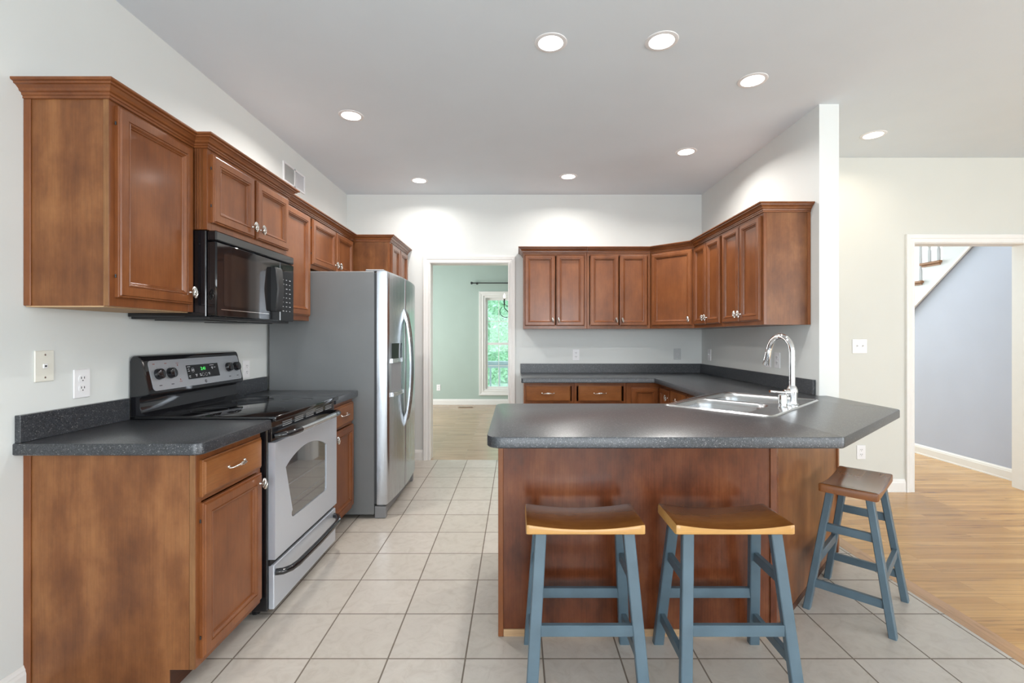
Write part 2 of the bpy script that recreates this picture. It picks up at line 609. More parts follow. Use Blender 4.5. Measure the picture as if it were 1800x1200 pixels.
def round_poly(pts, rad, n=5):
    """Round the corners of a 2-D polygon; rad is a number or one per corner."""
    out = []
    m = len(pts)
    for i in range(m):
        r = rad[i] if isinstance(rad, (list, tuple)) else rad
        p = V(pts[i]).to_2d() if len(pts[i]) > 2 else Vector(pts[i])
        a = Vector(pts[i - 1]) - p
        b = Vector(pts[(i + 1) % m]) - p
        if r <= 0:
            out.append(tuple(p))
            continue
        a.normalize()
        b.normalize()
        ang = math.acos(max(-1, min(1, a.dot(b))))
        t = r / math.tan(ang / 2)
        c = p + (a + b).normalized() * (r / math.sin(ang / 2))
        s0 = p + a * t - c
        s1 = p + b * t - c
        a0 = math.atan2(s0.y, s0.x)
        da = math.atan2(s1.y, s1.x) - a0
        while da > PI:
            da -= 2 * PI
        while da < -PI:
            da += 2 * PI
        for k in range(n + 1):
            q = a0 + da * k / n
            out.append((c.x + r * math.cos(q), c.y + r * math.sin(q)))
    return out


def offset_path(path, d, closed):
    """Shift a 2-D path to its right-hand side by d with mitred corners."""
    P = [Vector(p) for p in path]
    n = len(P)
    out = []
    for i in range(n):
        if closed or 0 < i < n - 1:
            a = (P[i] - P[i - 1]).normalized()
            b = (P[(i + 1) % n] - P[i]).normalized()
        elif i == 0:
            a = b = (P[1] - P[0]).normalized()
        else:
            a = b = (P[-1] - P[-2]).normalized()
        na, nb = Vector((a.y, -a.x)), Vector((b.y, -b.x))
        m = na + nb
        k = d / max(0.3, m.dot(na))
        out.append(P[i] + m * k)
    return out


def sweep(mb, path, prof, fmap, closed=False):
    """prof: closed outline of (outward, height); outward is to the right of the path direction."""
    rows = [offset_path(path, o, closed) for o, h in prof]
    npt = len(path)
    loops = [[fmap(rows[k][i].x, rows[k][i].y, prof[k][1]) for k in range(len(prof))] for i in range(npt)]
    if closed:
        loops.append(loops[0])
        mb.loft(loops, False, False)
    else:
        mb.loft(loops)
    return mb


PLAN = lambda x, y, h: (x, y, h)


class Fr:
    """Upright frame: a along the face, b up, c out of the face."""

    def __init__(self, o, u, n):
        self.o, self.u, self.n = V(o), V(u).normalized(), V(n).normalized()

    def P(self, a, b, c):
        return self.o + self.u * a + V((0, 0, 1)) * b + self.n * c

    def M4(self):
        m = Matrix.Identity(4)
        m.col[0].xyz = self.u
        m.col[1].xyz = self.n
        m.col[2].xyz = V((0, 0, 1))
        m.col[3].xyz = self.o
        return m

    def box(self, mb, a0, a1, b0, b1, c0, c1, bev=0.0):
        return mb.box((a0, c0, b0), (a1, c1, b1), bev, 1, self.M4())

    def rot(self):
        return math.atan2(-self.n.x, self.n.y)


# ------------------------------------------------------------------ hardware prototypes
def make_knob():
    mb = MB()
    n, L, R = 8, 0.047, 0.0098
    for k in range(n):
        path, rs = [], []
        for i in range(11):
            t = i / 10
            r = R * math.sin(PI * (0.08 + 0.84 * t)) ** 0.8
            ph = 2 * PI * k / n + t * 2.6
            path.append((r * math.cos(ph), 0.021 + r * math.sin(ph), (t - 0.5) * L))
            rs.append(0.0020)
        mb.tube(path, rs, 5)
    for s in (-1, 1):
        mb.lathe([(0.0, -0.003), (0.003, -0.002), (0.0036, 0.0), (0.0025, 0.0025), (0.0, 0.003)], (0, 0.021, s * L / 2), 'Z', 8, False)
    mb.lathe([(0.0055, 0), (0.0055, 0.002), (0.0032, 0.004), (0.0030, 0.0125)], (0, 0, 0), 'Y', 10)
    # lean the cage a little, as cast
    o = mb.build('knob', M['nickel'], None, 50)
    me = o.data
    me.transform(Matrix.Translation((0, 0.021, 0)) @ Matrix.Rotation(0.22, 4, 'Y') @ Matrix.Translation((0, -0.021, 0)))
    bpy.data.objects.remove(o)
    return me


def make_pull():
    mb = MB()
    path, rs = [], []
    for i in range(25):
        t = i / 24
        x = (t - 0.5) * 0.112
        y = 0.004 + 0.024 * math.sin(PI * t) ** 0.6
        path.append((x, y, -0.003 * math.cos(2 * PI * t)))
        rs.append(0.0022 + 0.0022 * math.sin(PI * t))
    mb.tube(path, rs, 8)
    for k in range(5):
        p2 = []
        for i in range(9):
            t = i / 8
            r = 0.0072 * math.sin(PI * (0.1 + 0.8 * t)) ** 0.7
            ph = 2 * PI * k / 5 + t * 2.8
            p2.append(((t - 0.5) * 0.034, 0.028 + r * math.cos(ph), r * math.sin(ph) + 0.002))
        mb.tube(p2, 0.0014, 5)
    for s in (-1, 1):
        mb.lathe([(0.006, 0), (0.006, 0.003), (0.003, 0.006)], (s * 0.054, 0, 0.002), 'Y', 10)
    o = mb.build('pull', M['nickel'], None, 50)
    me = o.data
    bpy.data.objects.remove(o)
    return me


KNOB, PULL = make_knob(), make_pull()


def panel_front(fr, a0, a1, b0, b1, name, parent, mat, c0=0.0, frame=0.052, flat=False):
    """Cabinet door or drawer front: eased outer edge, mitred frame, ogee step, recessed panel."""
    mb = MB()
    if flat:
        prof = [(0, 0), (0, 0.011), (0.003, 0.013), (0.006, 0.0135), (0.010, 0.019), (0.0105, 0.0192)]
    else:
        f = frame
        prof = [(0, 0), (0, 0.012), (0.002, 0.0145), (0.006, 0.0150), (0.0085, 0.0195), (0.010, 0.020), (f - 0.013, 0.020), (f - 0.0115, 0.0165), (f - 0.0095, 0.0165),
                (f - 0.0075, 0.0200), (f - 0.004, 0.0195), (f, 0.0140), (f + 0.0015, 0.0115), (f + 0.0045, 0.0115), (f + 0.006, 0.0075), (f + 0.008, 0.006)]
    loops = [[fr.P(a, b, c0 + h) for a, b in ((a0 + i, b0 + i), (a1 - i, b0 + i), (a1 - i, b1 - i), (a0 + i, b1 - i))] for i, h in prof]
    mb.loft(loops)
    return mb.build(name, mat, parent)


def add_knob(fr, door, a, b, c=0.02):
    return place(KNOB, 'knob', door, fr.P(a, b, c), (0, 0, fr.rot()))


def add_pull(fr, drawer, a, b, c=0.0192):
    return place(PULL, 'pull', drawer, fr.P(a, b, c), (0, 0, fr.rot()))


def hinge_barrels(fr, door, a, b0, b1):
    for b in (b0 + 0.07, b1 - 0.07):
        MB().lathe([(0.0024, 0), (0.0024, 0.012)], fr.P(a, b, 0.006), 'Z', 8).build('hinge', M['iron'], door)


def crown_prof(z0, z1):
    h = z1 - z0
    return [(0.0, z0), (0.007, z0), (0.007, z0 + 0.16 * h), (0.011, z0 + 0.19 * h), (0.012, z0 + 0.32 * h), (0.019, z0 + 0.38 * h), (0.022, z0 + 0.52 * h),
            (0.031, z0 + 0.66 * h), (0.038, z0 + 0.70 * h), (0.039, z0 + 0.80 * h), (0.047, z0 + 0.84 * h), (0.049, z0 + 0.90 * h), (0.049, z1), (0.0, z1)]


def cabinet_body(t, fr, W, D, b0, b1, stile=0.03, rails=(), mids=(), mat='panel', railmat='cherry_x', bottom=True, toe=False):
    """Carcass and face frame. rails: heights of cross rails (lo, hi); mids: (a0,a1) of mid stiles."""
    mb = MB()
    fr.box(mb, 0, 0.018, b0, b1, -D, -0.02)
    fr.box(mb, W - 0.018, W, b0, b1, -D, -0.02)
    fr.box(mb, 0.018, W - 0.018, b0, b0 + 0.018, -D, -0.02)
    fr.box(mb, 0.018, W - 0.018, b1 - 0.018, b1, -D, -0.02)
    fr.box(mb, 0.018, W - 0.018, b0 + 0.018, b1 - 0.018, -D, -D + 0.008)
    mb.build('carcass', M[mat], t)
    mf = MB()
    fr.box(mf, 0, stile, b0, b1, -0.02, 0, 0.001)
    fr.box(mf, W - stile, W, b0, b1, -0.02, 0, 0.001)
    for lo, hi in rails:
        fr.box(mf, stile, W - stile, lo, hi, -0.02, 0)
    for lo, hi in mids:
        fr.box(mf, lo, hi, b0, b1, -0.0195, -0.0003)
    mf.build('face_frame', M['cherry'], t)


# ------------------------------------------------------------------ setting: room shell
XL, YB, XP0, XP1, YP, YH, ZC = -1.754, 4.903, 1.915, 2.04, 2.998, 3.893, 2.743
XR, YR = 6.5, -4.5

mb = MB().box((XL - 0.12, YR, -0.1), (1.965, YB, 0.0))
struct('floor', mb, M['tile'])
mb = MB()
mb.box((2.052, YR, -0.1), (XR, 4.013, 0.0))
mb.box((2.052, 4.013, -0.1), (5.5, 9.2, 0.0))
struct('floor.001', mb, M['oak'])
struct('trim_1', MB().box((1.965, YR, -0.1), (2.052, YB, 0.0006)), M['oak_border'])
struct('floor.002', MB().box((-3.1, YB, -0.1), (1.965, 9.0, 0.0)), M['oak_pale'])

mb = MB().box((XL - 0.12, YR - 0.12, ZC), (XR + 0.12, 4.013, ZC + 0.1))
mb.box((XL - 0.12, 4.013, ZC), (XP1, YB + 0.127, ZC + 0.1))
struct('ceiling', mb, M['ceil'])
struct('ceiling.001', MB().box((-3.2, YB + 0.127, ZC), (XP1, 9.02, ZC + 0.1)), M['ceil'])
struct('ceiling.002', MB().box((XP1, 4.013, 5.2), (5.6, 9.2, 5.3)), M['ceil'])


DX0, DX1, DZ = -0.889, -0.088, 2.03
mb = MB()
mb.box((XL - 0.12, YB, 0), (DX0 - 0.015, YB + 0.127, ZC))
mb.box((DX1 + 0.015, YB, 0), (XP1, YB + 0.127, ZC))
mb.box((DX0 - 0.015, YB, DZ + 0.015), (DX1 + 0.015, YB + 0.127, ZC))
wb = struct('wall_back', mb, M['wall'])
# dining-room side of that wall
mb = MB()
mb.box((-3.2, YB + 0.127, 0), (DX0 - 0.015, YB + 0.135, ZC))
mb.box((DX1 + 0.015, YB + 0.127, 0), (XP1, YB + 0.135, ZC))
mb.box((DX0 - 0.015, YB + 0.127, DZ + 0.015), (DX1 + 0.015, YB + 0.135, ZC))
struct('wall_dining_near', mb, M['green'])
struct('wall_partition', MB().box((XP0, YP, 0), (XP1, YB, ZC)), M['wall'])
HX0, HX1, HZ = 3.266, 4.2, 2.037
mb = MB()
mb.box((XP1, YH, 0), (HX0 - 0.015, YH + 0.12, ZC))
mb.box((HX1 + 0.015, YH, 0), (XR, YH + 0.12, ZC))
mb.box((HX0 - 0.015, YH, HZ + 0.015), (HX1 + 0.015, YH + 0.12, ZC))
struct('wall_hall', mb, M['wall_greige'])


def window_wall(axis, at, t, spans, lo, hi, z0, z1):
    """Wall with window openings; spans along the wall."""
    mb = MB()
    def bx(a, b, p, q):
        if axis == 'x':
            mb.box((at, a, p), (at + t, b, q))
        else:
            mb.box((a, at, p), (b, at + t, q))
    cur = lo
    for a, b in spans:
        bx(cur, a, 0, ZC)
        bx(a, b, 0, z0)
        bx(a, b, z1, ZC)
        cur = b
    bx(cur, hi, 0, ZC)
    return mb


wl = window_wall('x', XL - 0.12, 0.12, LEFT_FILL_WIN, YR - 0.12, YB, 0.45, 2.45)
struct('wall_left', wl, M['wall'])
struct('wall_rear', window_wall('y', YR - 0.12, 0.12, REAR_WIN, XL, XR + 0.12, 0.45, 2.45), M['wall'])
struct('wall_right', window_wall('x', XR, 0.12, SIDE_WIN, YR, YH + 0.12, 0.45, 2.45), M['wall'])
wn = 2
for a, b in REAR_WIN:
    mb = MB()
    for k in range(4):
        x = a + (b - a) * k / 3
        mb.box((x - 0.02, YR + 0.01, 0.45), (x + 0.02, YR + 0.045, 2.45))
    for z in (0.45, 1.45, 2.45):
        mb.box((a, YR + 0.01, z - 0.025), (b, YR + 0.045, z + 0.025))
    struct('window_%d' % wn, mb, M['trim'])
    wn += 1
for a, b in SIDE_WIN:
    mb = MB()
    for k in range(4):
        y = a + (b - a) * k / 3
        mb.box((XR - 0.045, y - 0.02, 0.45), (XR - 0.01, y + 0.02, 2.45))
    for z in (0.45, 1.45, 2.45):
        mb.box((XR - 0.045, a, z - 0.025), (XR - 0.01, b, z + 0.025))
    struct('window_%d' % wn, mb, M['trim'])
    wn += 1
for a, b in LEFT_FILL_WIN:  # frames for the added fill windows, never in view
    mb = MB()
    for k in range(4):
        y = a + (b - a) * k / 3
        mb.box((XL + 0.005, y - 0.02, 0.45), (XL + 0.035, y + 0.02, 2.45))
    for z in (0.45, 1.45, 2.45):
        mb.box((XL + 0.005, a, z - 0.025), (XL + 0.035, b, z + 0.025))
    struct('window_%d' % wn, mb, M['trim'])
    wn += 1

# dining room
DY = 8.9
WX0, WX1, WZ0, WZ1 = -0.62, 0.36, 0.26, 2.04
mb = MB()
mb.box((-3.2, DY, 0), (WX0, DY + 0.12, ZC))
mb.box((WX1, DY, 0), (XP1, DY + 0.12, ZC))
mb.box((WX0, DY, 0), (WX1, DY + 0.12, WZ0))
mb.box((WX0, DY, WZ1), (WX1, DY + 0.12, ZC))
struct('wall_dining_far', mb, M['green'])
struct('wall_dining_side', MB().box((-3.2, YB + 0.135, 0), (-3.1, DY, ZC)), M['green'])
struct('wall_dining_hall', MB().box((XP1 - 0.1, YB + 0.135, 0), (XP1, DY + 0.12, 5.2)), M['green'])
# stair hall
struct('wall_hall_far', MB().box((XP1, 9.02, 0), (5.5, 9.14, 5.2)), M['wall'])
struct('wall_hall_side', MB().box((5.42, 4.013, 0), (5.54, 9.02, 5.2)), M['wall'])
struct('wall_hall_upper', MB().box((XP1, 3.95, ZC + 0.1), (5.54, 4.013, 5.2)), M['wall'])
SL = lambda y: 1.597 + 0.837 * (5.217 - y)
tri = [(4.38, 4.013, 0), (4.38, 7.125, 0), (4.38, 4.013, SL(4.013))]
mb = MB()
mb.extrude_poly(tri, (0.09, 0, 0))
struct('wall_stair', mb, M['greyblue'])

# casings: profile steps (outward from the opening, thickness)
CAS = [(0.0, 0.0), (0.0, 0.010), (0.004, 0.013), (0.012, 0.013), (0.016, 0.011), (0.034, 0.013), (0.040, 0.017), (0.052, 0.018), (0.060, 0.020), (0.068, 0.020), (0.070, 0.017), (0.070, 0.0)]


def casing(x0, x1, h, y, nrm):
    mb = MB()
    # path runs so that its right-hand side points away from the opening
    path = [(x1, 0.0), (x1, h), (x0, h), (x0, 0.0)]
    sweep(mb, path, CAS, lambda a, b, c: (a, y + nrm * c, b))
    return mb


def doorway(n, x0, x1, h, y0, y1):
    mb = MB()
    mb.box((x0 - 0.015, y0, 0), (x0, y1, h))
    mb.box((x1, y0, 0), (x1 + 0.015, y1, h))
    mb.box((x0 - 0.015, y0, h), (x1 + 0.015, y1, h + 0.015))
    j = struct('door_%d' % n, mb, M['trim'])
    casing(x0 - 0.004, x1 + 0.004, h + 0.004, y0, -1).build('casing', M['trim'], j)
    casing(x0 - 0.004, x1 + 0.004, h + 0.004, y1, 1).build('casing', M['trim'], j)
    return j


doorway(1, DX0, DX1, DZ, YB, YB + 0.135)
doorway(2, HX0, HX1, HZ, YH, YH + 0.12)

BASEP = [(0, 0), (0.014, 0), (0.014, 0.012), (0.012, 0.014), (0.012, 0.075), (0.009, 0.085), (0.009, 0.090), (0.005, 0.098), (0.003, 0.105), (0, 0.105)]


def baseboard(name, path):
    mb = MB()
    sweep(mb, path, BASEP, PLAN)
    return struct(name, mb, M['trim'])


baseboard('baseboard_left', [(XL, YR), (XL, 1.685)])
baseboard('baseboard_back', [(-1.12, YB), (DX0 - 0.076, YB)])
baseboard('baseboard_hall', [(XP1, YH), (HX0 - 0.076, YH)])
baseboard('baseboard_dining', [(-3.1, DY), (1.8, DY)])
baseboard('baseboard_stair', [(4.38, 7.0), (4.38, 4.02)])

# dining window: frame, two sashes with muntins, panes
mb = MB()
path = [(WX1, WZ0), (WX1, WZ1), (WX0, WZ1), (WX0, WZ0)]
sweep(mb, path, [(o * 1.2, h * 1.1) for o, h in CAS], lambda a, b, c: (a, DY - c, b), True)
t_ = 0.035
mb.box((WX0, DY, WZ0), (WX0 + t_, DY + 0.1, WZ1))
mb.box((WX1 - t_, DY, WZ0), (WX1, DY + 0.1, WZ1))
mb.box((WX0 + t_, DY, WZ0), (WX1 - t_, DY + 0.1, WZ0 + t_))
mb.box((WX0 + t_, DY, WZ1 - t_), (WX1 - t_, DY + 0.1, WZ1))
win = struct('window_1', mb, M['trim'])
ZM = 1.143
for nm, lo, hi, yy in (('sash', WZ0 + t_, ZM + 0.02, DY + 0.03), ('sash', ZM - 0.02, WZ1 - t_, DY + 0.065)):
    mb = MB()
    a0, a1, f = WX0 + t_, WX1 - t_, 0.042
    mb.box((a0, yy, lo), (a0 + f, yy + 0.03, hi))
    mb.box((a1 - f, yy, lo), (a1, yy + 0.03, hi))
    mb.box((a0 + f, yy, lo), (a1 - f, yy + 0.03, lo + f))
    mb.box((a0 + f, yy, hi - f), (a1 - f, yy + 0.03, hi))
    for k in range(1, 4):
        x = a0 + f + (a1 - a0 - 2 * f) * k / 4
        mb.box((x - 0.006, yy + 0.006, lo + f), (x + 0.006, yy + 0.024, hi - f))
    z = (lo + hi) / 2
    mb.box((a0 + f, yy + 0.006, z - 0.006), (a1 - f, yy + 0.024, z + 0.006))
    s = mb.build('sash', M['trim'], win)
    MB().box((a0 + f, yy + 0.012, lo + f), (a1 - f, yy + 0.017, hi - f)).build('pane', M['pane'], s)

# ------------------------------------------------------------------ outdoors beyond the dining window
struct('ground_lawn', MB().box((-30, 10.3, -1.4), (30, 60, -1.2)), M['lawn'])
struct('deck_floor', MB().box((-4, DY + 0.12, -0.25), (4, 10.25, -0.12)), M['deck'])
t = thing('deck_railing', 'white painted deck railing with square balusters outside the dining window', 'railing', (0, 10.0, -0.12))
MB().box((-3, 9.95, 0.70), (3, 10.06, 0.76), 0.005).box((-3, 9.985, 0.62), (3, 10.025, 0.70)).build('top_rail', M['deck'], t)
MB().box((-3, 9.985, 0.0), (3, 10.025, 0.06)).build('bottom_rail', M['deck'], t)
for k in range(16):
    x = -1.5 + k * 0.19
    MB().box((x - 0.018, 9.987, 0.06), (x + 0.018, 10.023, 0.62)).build('baluster', M['deck'], t)
for x in (-2.0, 2.0):
    MB().box((x - 0.045, 9.96, -0.12), (x + 0.045, 10.05, 0.80)).build('post', M['deck'], t)


def tree(x, y, h, r, label, seed):
    rnd = random.Random(seed)
    t = thing('leafy_tree', label, 'tree', (x, y, -1.2), 'trees beyond the deck')
    MB().tube([(x, y, -1.2), (x + 0.1, y, h * 0.3), (x, y + 0.1, h * 0.75)], [0.16, 0.12, 0.05], 8).build('trunk', M['bark'], t)
    mb = MB()
    for k in range(5200):
        d = V((rnd.gauss(0, 1), rnd.gauss(0, 1), rnd.gauss(0, 1))).normalized() * r * rnd.uniform(0.35, 1) ** 0.6
        d.z *= 1.35
        c = V((x, y, h * 0.45)) + d
        u = V((rnd.uniform(-1, 1), rnd.uniform(-1, 1), rnd.uniform(-1, 1))).normalized()
        v = u.orthogonal().normalized()
        s = rnd.uniform(0.05, 0.10) * (r / 1.75) ** 1.2
        f = mb.bm.faces.new([mb.bm.verts.new(c + q) for q in (u * s, v * s * 0.5, -u * s, -v * s * 0.5)])
    o = mb.build('crown', M['leaf'], t)
    return t


tree(-1.5, 14.8, 3.6, 1.75, 'leafy green tree seen in the first window column beyond the deck', 1)
tree(1.0, 20.5, 4.6, 2.4, 'taller leafy green tree behind the railing, deeper in the yard', 2)

tree(-0.3, 27.5, 5.6, 3.4, 'farthest leafy green tree filling the gap between the two nearer trees', 3)

# ------------------------------------------------------------------ worktops
LT0, LT1 = 0.857, 0.900


def worktop_slab(poly, holes=()):
    """poly counter-clockwise (outside to the right of travel)."""
    mb = MB()
    prof = [(-0.004, LT0), (0, LT0 + 0.004), (0, LT1 - 0.004), (-0.0012, LT1 - 0.0012), (-0.004, LT1)]
    loops = []
    for o, z in prof:
        loops.append([(p.x, p.y, z) for p in offset_path(poly, o, True)])
    mb.loft(loops, False, False)
    mb.fill([loops[-1]] + [[(x, y, LT1) for x, y in h] for h in holes])
    mb.fill([loops[0]] + [[(x, y, LT0) for x, y in h] for h in holes])
    for h in holes:
        mb.loft([[(x, y, LT0) for x, y in h], [(x, y, LT1) for x, y in h]], False, False)
    return mb


# near-left piece
t = thing('countertop', 'short charcoal speckled countertop with clipped corner, phone jack above', 'countertop', (-1.45, 1.9, LT0))
poly = round_poly([(XL, 1.649), (-1.100, 1.649), (-1.100, 2.124), (XL, 2.124)], [0, 0.035, 0, 0], 8)
worktop_slab(poly).build('slab', M['lam'], t, 40, True)
MB().box((XL, 1.655, LT1), (XL + 0.021, 2.124, 0.996), 0.0015).build('backsplash', M['lam'], t)
# piece between range and refrigerator
t = thing('countertop', 'small charcoal speckled countertop between stove and refrigerator', 'countertop', (-1.45, 3.1, LT0))
poly = round_poly([(XL, 2.896), (-1.103, 2.896), (-1.103, 3.298), (XL, 3.298)], [0, 0, 0.012, 0], 3)
worktop_slab(poly).build('slab', M['lam'], t, 40, True)
MB().box((XL, 2.896, LT1), (XL + 0.021, 3.298, 0.996), 0.0015).build('backsplash', M['lam'], t)

# sink geometry (corner sink turned 45 degrees)
SC = Vector((1.283, 2.672))
SU, SV = Vector((0.7071, 0.7071)), Vector((0.7071, -0.7071))
spt = lambda a, b: tuple(SC + SU * a + SV * b)


def srect(a0, a1, b0, b1, r, n=5):
    return [spt(*p) for p in round_poly([(a0, b0), (a1, b0), (a1, b1), (a0, b1)], r, n)]


t = thing('countertop', 'long charcoal speckled countertop wrapping the corner and forming the peninsula', 'countertop', (0.9, 2.6, LT0))
poly = round_poly([(-0.112, 1.756), (1.215, 1.756), (1.965, 2.425), (1.965, 2.996), (1.913, 2.996), (1.913, YB - 0.002), (0.04, YB - 0.002), (0.04, 4.255), (1.24, 4.255), (1.24, 3.10), (0.84, 2.645), (-0.112, 2.645)],
                  [0.055, 0.03, 0.05, 0, 0, 0, 0, 0.02, 0.01, 0.02, 0.02, 0.055], 6)
worktop_slab(poly, [srect(-0.40, 0.40, -0.262, 0.262, 0.03)]).build('slab', M['lam'], t, 40, True)
mb = MB().box((0.04, YB - 0.023, LT1), (XP0 - 0.023, YB - 0.002, 0.996), 0.0015)
mb.box((XP0 - 0.023, 3.03, LT1), (XP0 - 0.002, YB - 0.002, 0.996), 0.0015)
mb.build('backsplash', M['lam'], t)

# ------------------------------------------------------------------ sink
t = thing('kitchen_sink', 'stainless double bowl corner sink set in the peninsula countertop', 'sink', (SC.x, SC.y, LT1))
mb = MB()
zt = LT1 + 0.006
outer = [srect(-0.419 + i, 0.419 - i, -0.2795 + i, 0.2795 - i, 0.04 - i * 0.5) for i in (0.0, 0.003, 0.010, 0.016)]
zz = [LT1 + 0.0006, LT1 + 0.005, LT1 + 0.0075, zt - 0.0015]
mb.loft([[(x, y, z) for x, y in lp] for lp, z in zip(outer, zz)], False, False)
bowls = [(-0.385, -0.015, -0.245, 0.150), (0.015, 0.385, -0.245, 0.150)]
zd = zt - 0.0015
holes = [srect(*q, 0.07, 6) for q in bowls]
mb.fill([[(x, y, zd) for x, y in outer[-1]]] + [[(x, y, zd) for x, y in h] for h in holes])
mb.build('deck', M['steel_sink'], t, 40, True)
for q in bowls:
    mb = MB()
    lps = []
    for i, z in ((0, zd), (0.004, zd - 0.004), (0.010, zd - 0.03), (0.022, zd - 0.15), (0.040, zd - 0.175), (0.075, zd - 0.182)):
        lps.append([(x, y, z) for x, y in srect(q[0] + i, q[1] - i, q[2] + i, q[3] - i, 0.07, 6)])
    mb.loft(lps, False, True)
    b_ = mb.build('bowl', M['steel_sink'], t, 60)
    c = spt((q[0] + q[1]) / 2, (q[2] + q[3]) / 2)
    mb = MB().lathe([(0.052, -0.001), (0.052, 0.002), (0.044, 0.003), (0.036, -0.0005), (0.0, -0.0005)], (c[0], c[1], zd - 0.181), 'Z', 20, False)
    mb.build('drain', M['chrome'], b_, 40)

# faucet
FB = spt(0.065, 0.225)
t = thing('kitchen_faucet', 'tall chrome gooseneck pull-down faucet standing on the sink deck', 'faucet', (FB[0], FB[1], zt))
fx, fy = FB
MB().lathe([(0.031, 0.0), (0.031, 0.004), (0.027, 0.008), (0.026, 0.02), (0.0255, 0.055), (0.0275, 0.068), (0.027, 0.080), (0.022, 0.094), (0.0165, 0.104)], (fx, fy, zt - 0.0012), 'Z', 28).build('body', M['chrome'], t, 40)
dirv = V((-0.15, 0.97, 0)).normalized()
R_, H0 = 0.092, zt + 0.277
path = [V((fx, fy, zt + 0.098)), V((fx, fy, zt + 0.20))]
for k in range(15):
    a = PI - (PI + 0.0) * k / 14 * 0.93
    path.append(V((fx, fy, H0)) + dirv * (R_ + R_ * math.cos(a)) + V((0, 0, R_ * math.sin(a))))
MB().tube(path, 0.0152, 18).build('spout', M['chrome'], t, 40)
e0 = path[-1]
dn = (path[-1] - path[-2]).normalized()
MB().tube([e0 - dn * 0.004, e0 + dn * 0.006, e0 + dn * 0.008, e0 + dn * 0.055, e0 + dn * 0.095, e0 + dn * 0.10], [0.0160, 0.0160, 0.0168, 0.0172, 0.0178, 0.0160], 16).build('spray_head', M['chrome'], t, 40)
hv = V((-0.985, -0.17, 0)).normalized()
h0 = V((fx, fy, zt + 0.066)) + hv * 0.015
mb = MB().tube([h0, h0 + hv * 0.028, h0 + hv * 0.034], [0.017, 0.017, 0.013], 16)
mb.tube([h0 + hv * 0.03, h0 + hv * 0.06 + V((0, 0, .002)), h0 + hv * 0.12 + V((0, 0, 0.008))], [0.0075, 0.006, 0.0075], 10)
mb.build('lever_handle', M['chrome'], t, 40)
AG = spt(-0.075, 0.218)
t = thing('air_gap_cap', 'short chrome cylinder beside the faucet base, nearer the seating side', 'air gap', (AG[0], AG[1], zt))
MB().lathe([(0.024, 0.0), (0.024, 0.004), (0.021, 0.006), (0.021, 0.062), (0.018, 0.068), (0.0, 0.069)], (AG[0], AG[1], zt - 0.0012), 'Z', 24).build('cap', M['chrome'], t, 40)
SD = spt(0.0, 0.222)
t = thing('soap_dispenser', 'slim chrome soap dispenser between faucet and chrome cylinder', 'soap dispenser', (SD[0], SD[1], zt))
MB().lathe([(0.018, 0.0), (0.018, 0.005), (0.012, 0.008), (0.011, 0.030), (0.013, 0.036), (0.012, 0.046), (0.0, 0.048)], (SD[0], SD[1], zt - 0.0012), 'Z', 20).build('base', M['chrome'], t, 40)

# ------------------------------------------------------------------ left run: wall cabinets
FX = -1.452            # face-frame plane of wall cabinets
CZ0, CZ1 = 2.118, 2.173
GW = 'cherry wall cabinets over the stove wall'


def left_frame(x, y0):
    return Fr((x, y0, 0), (0, 1, 0), (1, 0, 0))


def left_wall_cab(label, y0, y1, x, b0, doors, door_b, knobs, crown_path, mids=(), name='wall_cabinet', trims=True):
    D = x - XL
    t = thing(name, label, 'wall cabinet', (x - D / 2, (y0 + y1) / 2, b0), GW)
    fr = left_frame(x, y0)
    cabinet_body(t, fr, y1 - y0, D, b0, CZ0 + 0.02, 0.03, [(b0, b0 + 0.045), (CZ0 - 0.03, CZ0 + 0.02)], mids)
    for (a0, a1), kn in zip(doors, knobs):
        d = panel_front(fr, a0 - y0, a1 - y0, door_b[0], door_b[1], 'door', t, M['cherry'])
        add_knob(fr, d, kn - y0, door_b[0] + 0.052)
        hinge_barrels(fr, d, (a0 - y0 - 0.003) if abs(kn - a1) < abs(kn - a0) else (a1 - y0 + 0.003), door_b[0], door_b[1])
    mb = MB()
    sweep(mb, crown_path, crown_prof(CZ0, CZ1), PLAN)
    mb.build('crown_moulding', M['cherry_y'], t)
    return t, fr


t, fr = left_wall_cab('tall single-door cherry wall cabinet with exposed side panel, nearest the camera', 1.689, 2.128, FX, 1.382, [(1.712, 2.106)], (1.415, 2.106), [2.080],
                      [(XL, 1.689), (FX, 1.689), (FX, 2.128)])
mb = MB().box((XL, 1.684, 1.382), (XL + 0.026, 1.689, CZ0), 0.002)
mb.build('scribe_moulding', M['cherry'], t)
MB().box((FX - 0.0195, 1.6865, 1.382), (FX - 0.0005, 1.6889, CZ0), 0.0008).build('edge_strip', M['edge'], t)
MB().box((XL + 0.005, 1.6895, 1.378), (FX - 0.02, 2.12, 1.384)).build('underside', M['rawwood'], t)
t, fr = left_wall_cab('deeper two-door cherry cabinet directly above the black microwave', 2.130, 2.888, -1.391, 1.754, [(2.152, 2.488), (2.512, 2.862)], (1.790, 2.100), [2.462, 2.538],
                      [(-1.50, 2.130), (-1.391, 2.130), (-1.391, 2.888), (-1.50, 2.888)], [(0.36, 0.38)])
mb = MB()
for q in (0.004, 0.014, 0.024):
    mb.box((-1.452 + q, 2.1285, 1.754), (-1.452 + q + 0.007, 2.1305, CZ0), 0.0012)
mb.build('fluted_trim', M['cherry'], t)
t, fr = left_wall_cab('narrow tall cherry wall cabinet between microwave and refrigerator', 2.890, 3.318, FX, 1.382, [(2.912, 3.300)], (1.415, 2.106), [2.938],
                      [(FX, 2.890), (FX, 3.318)])
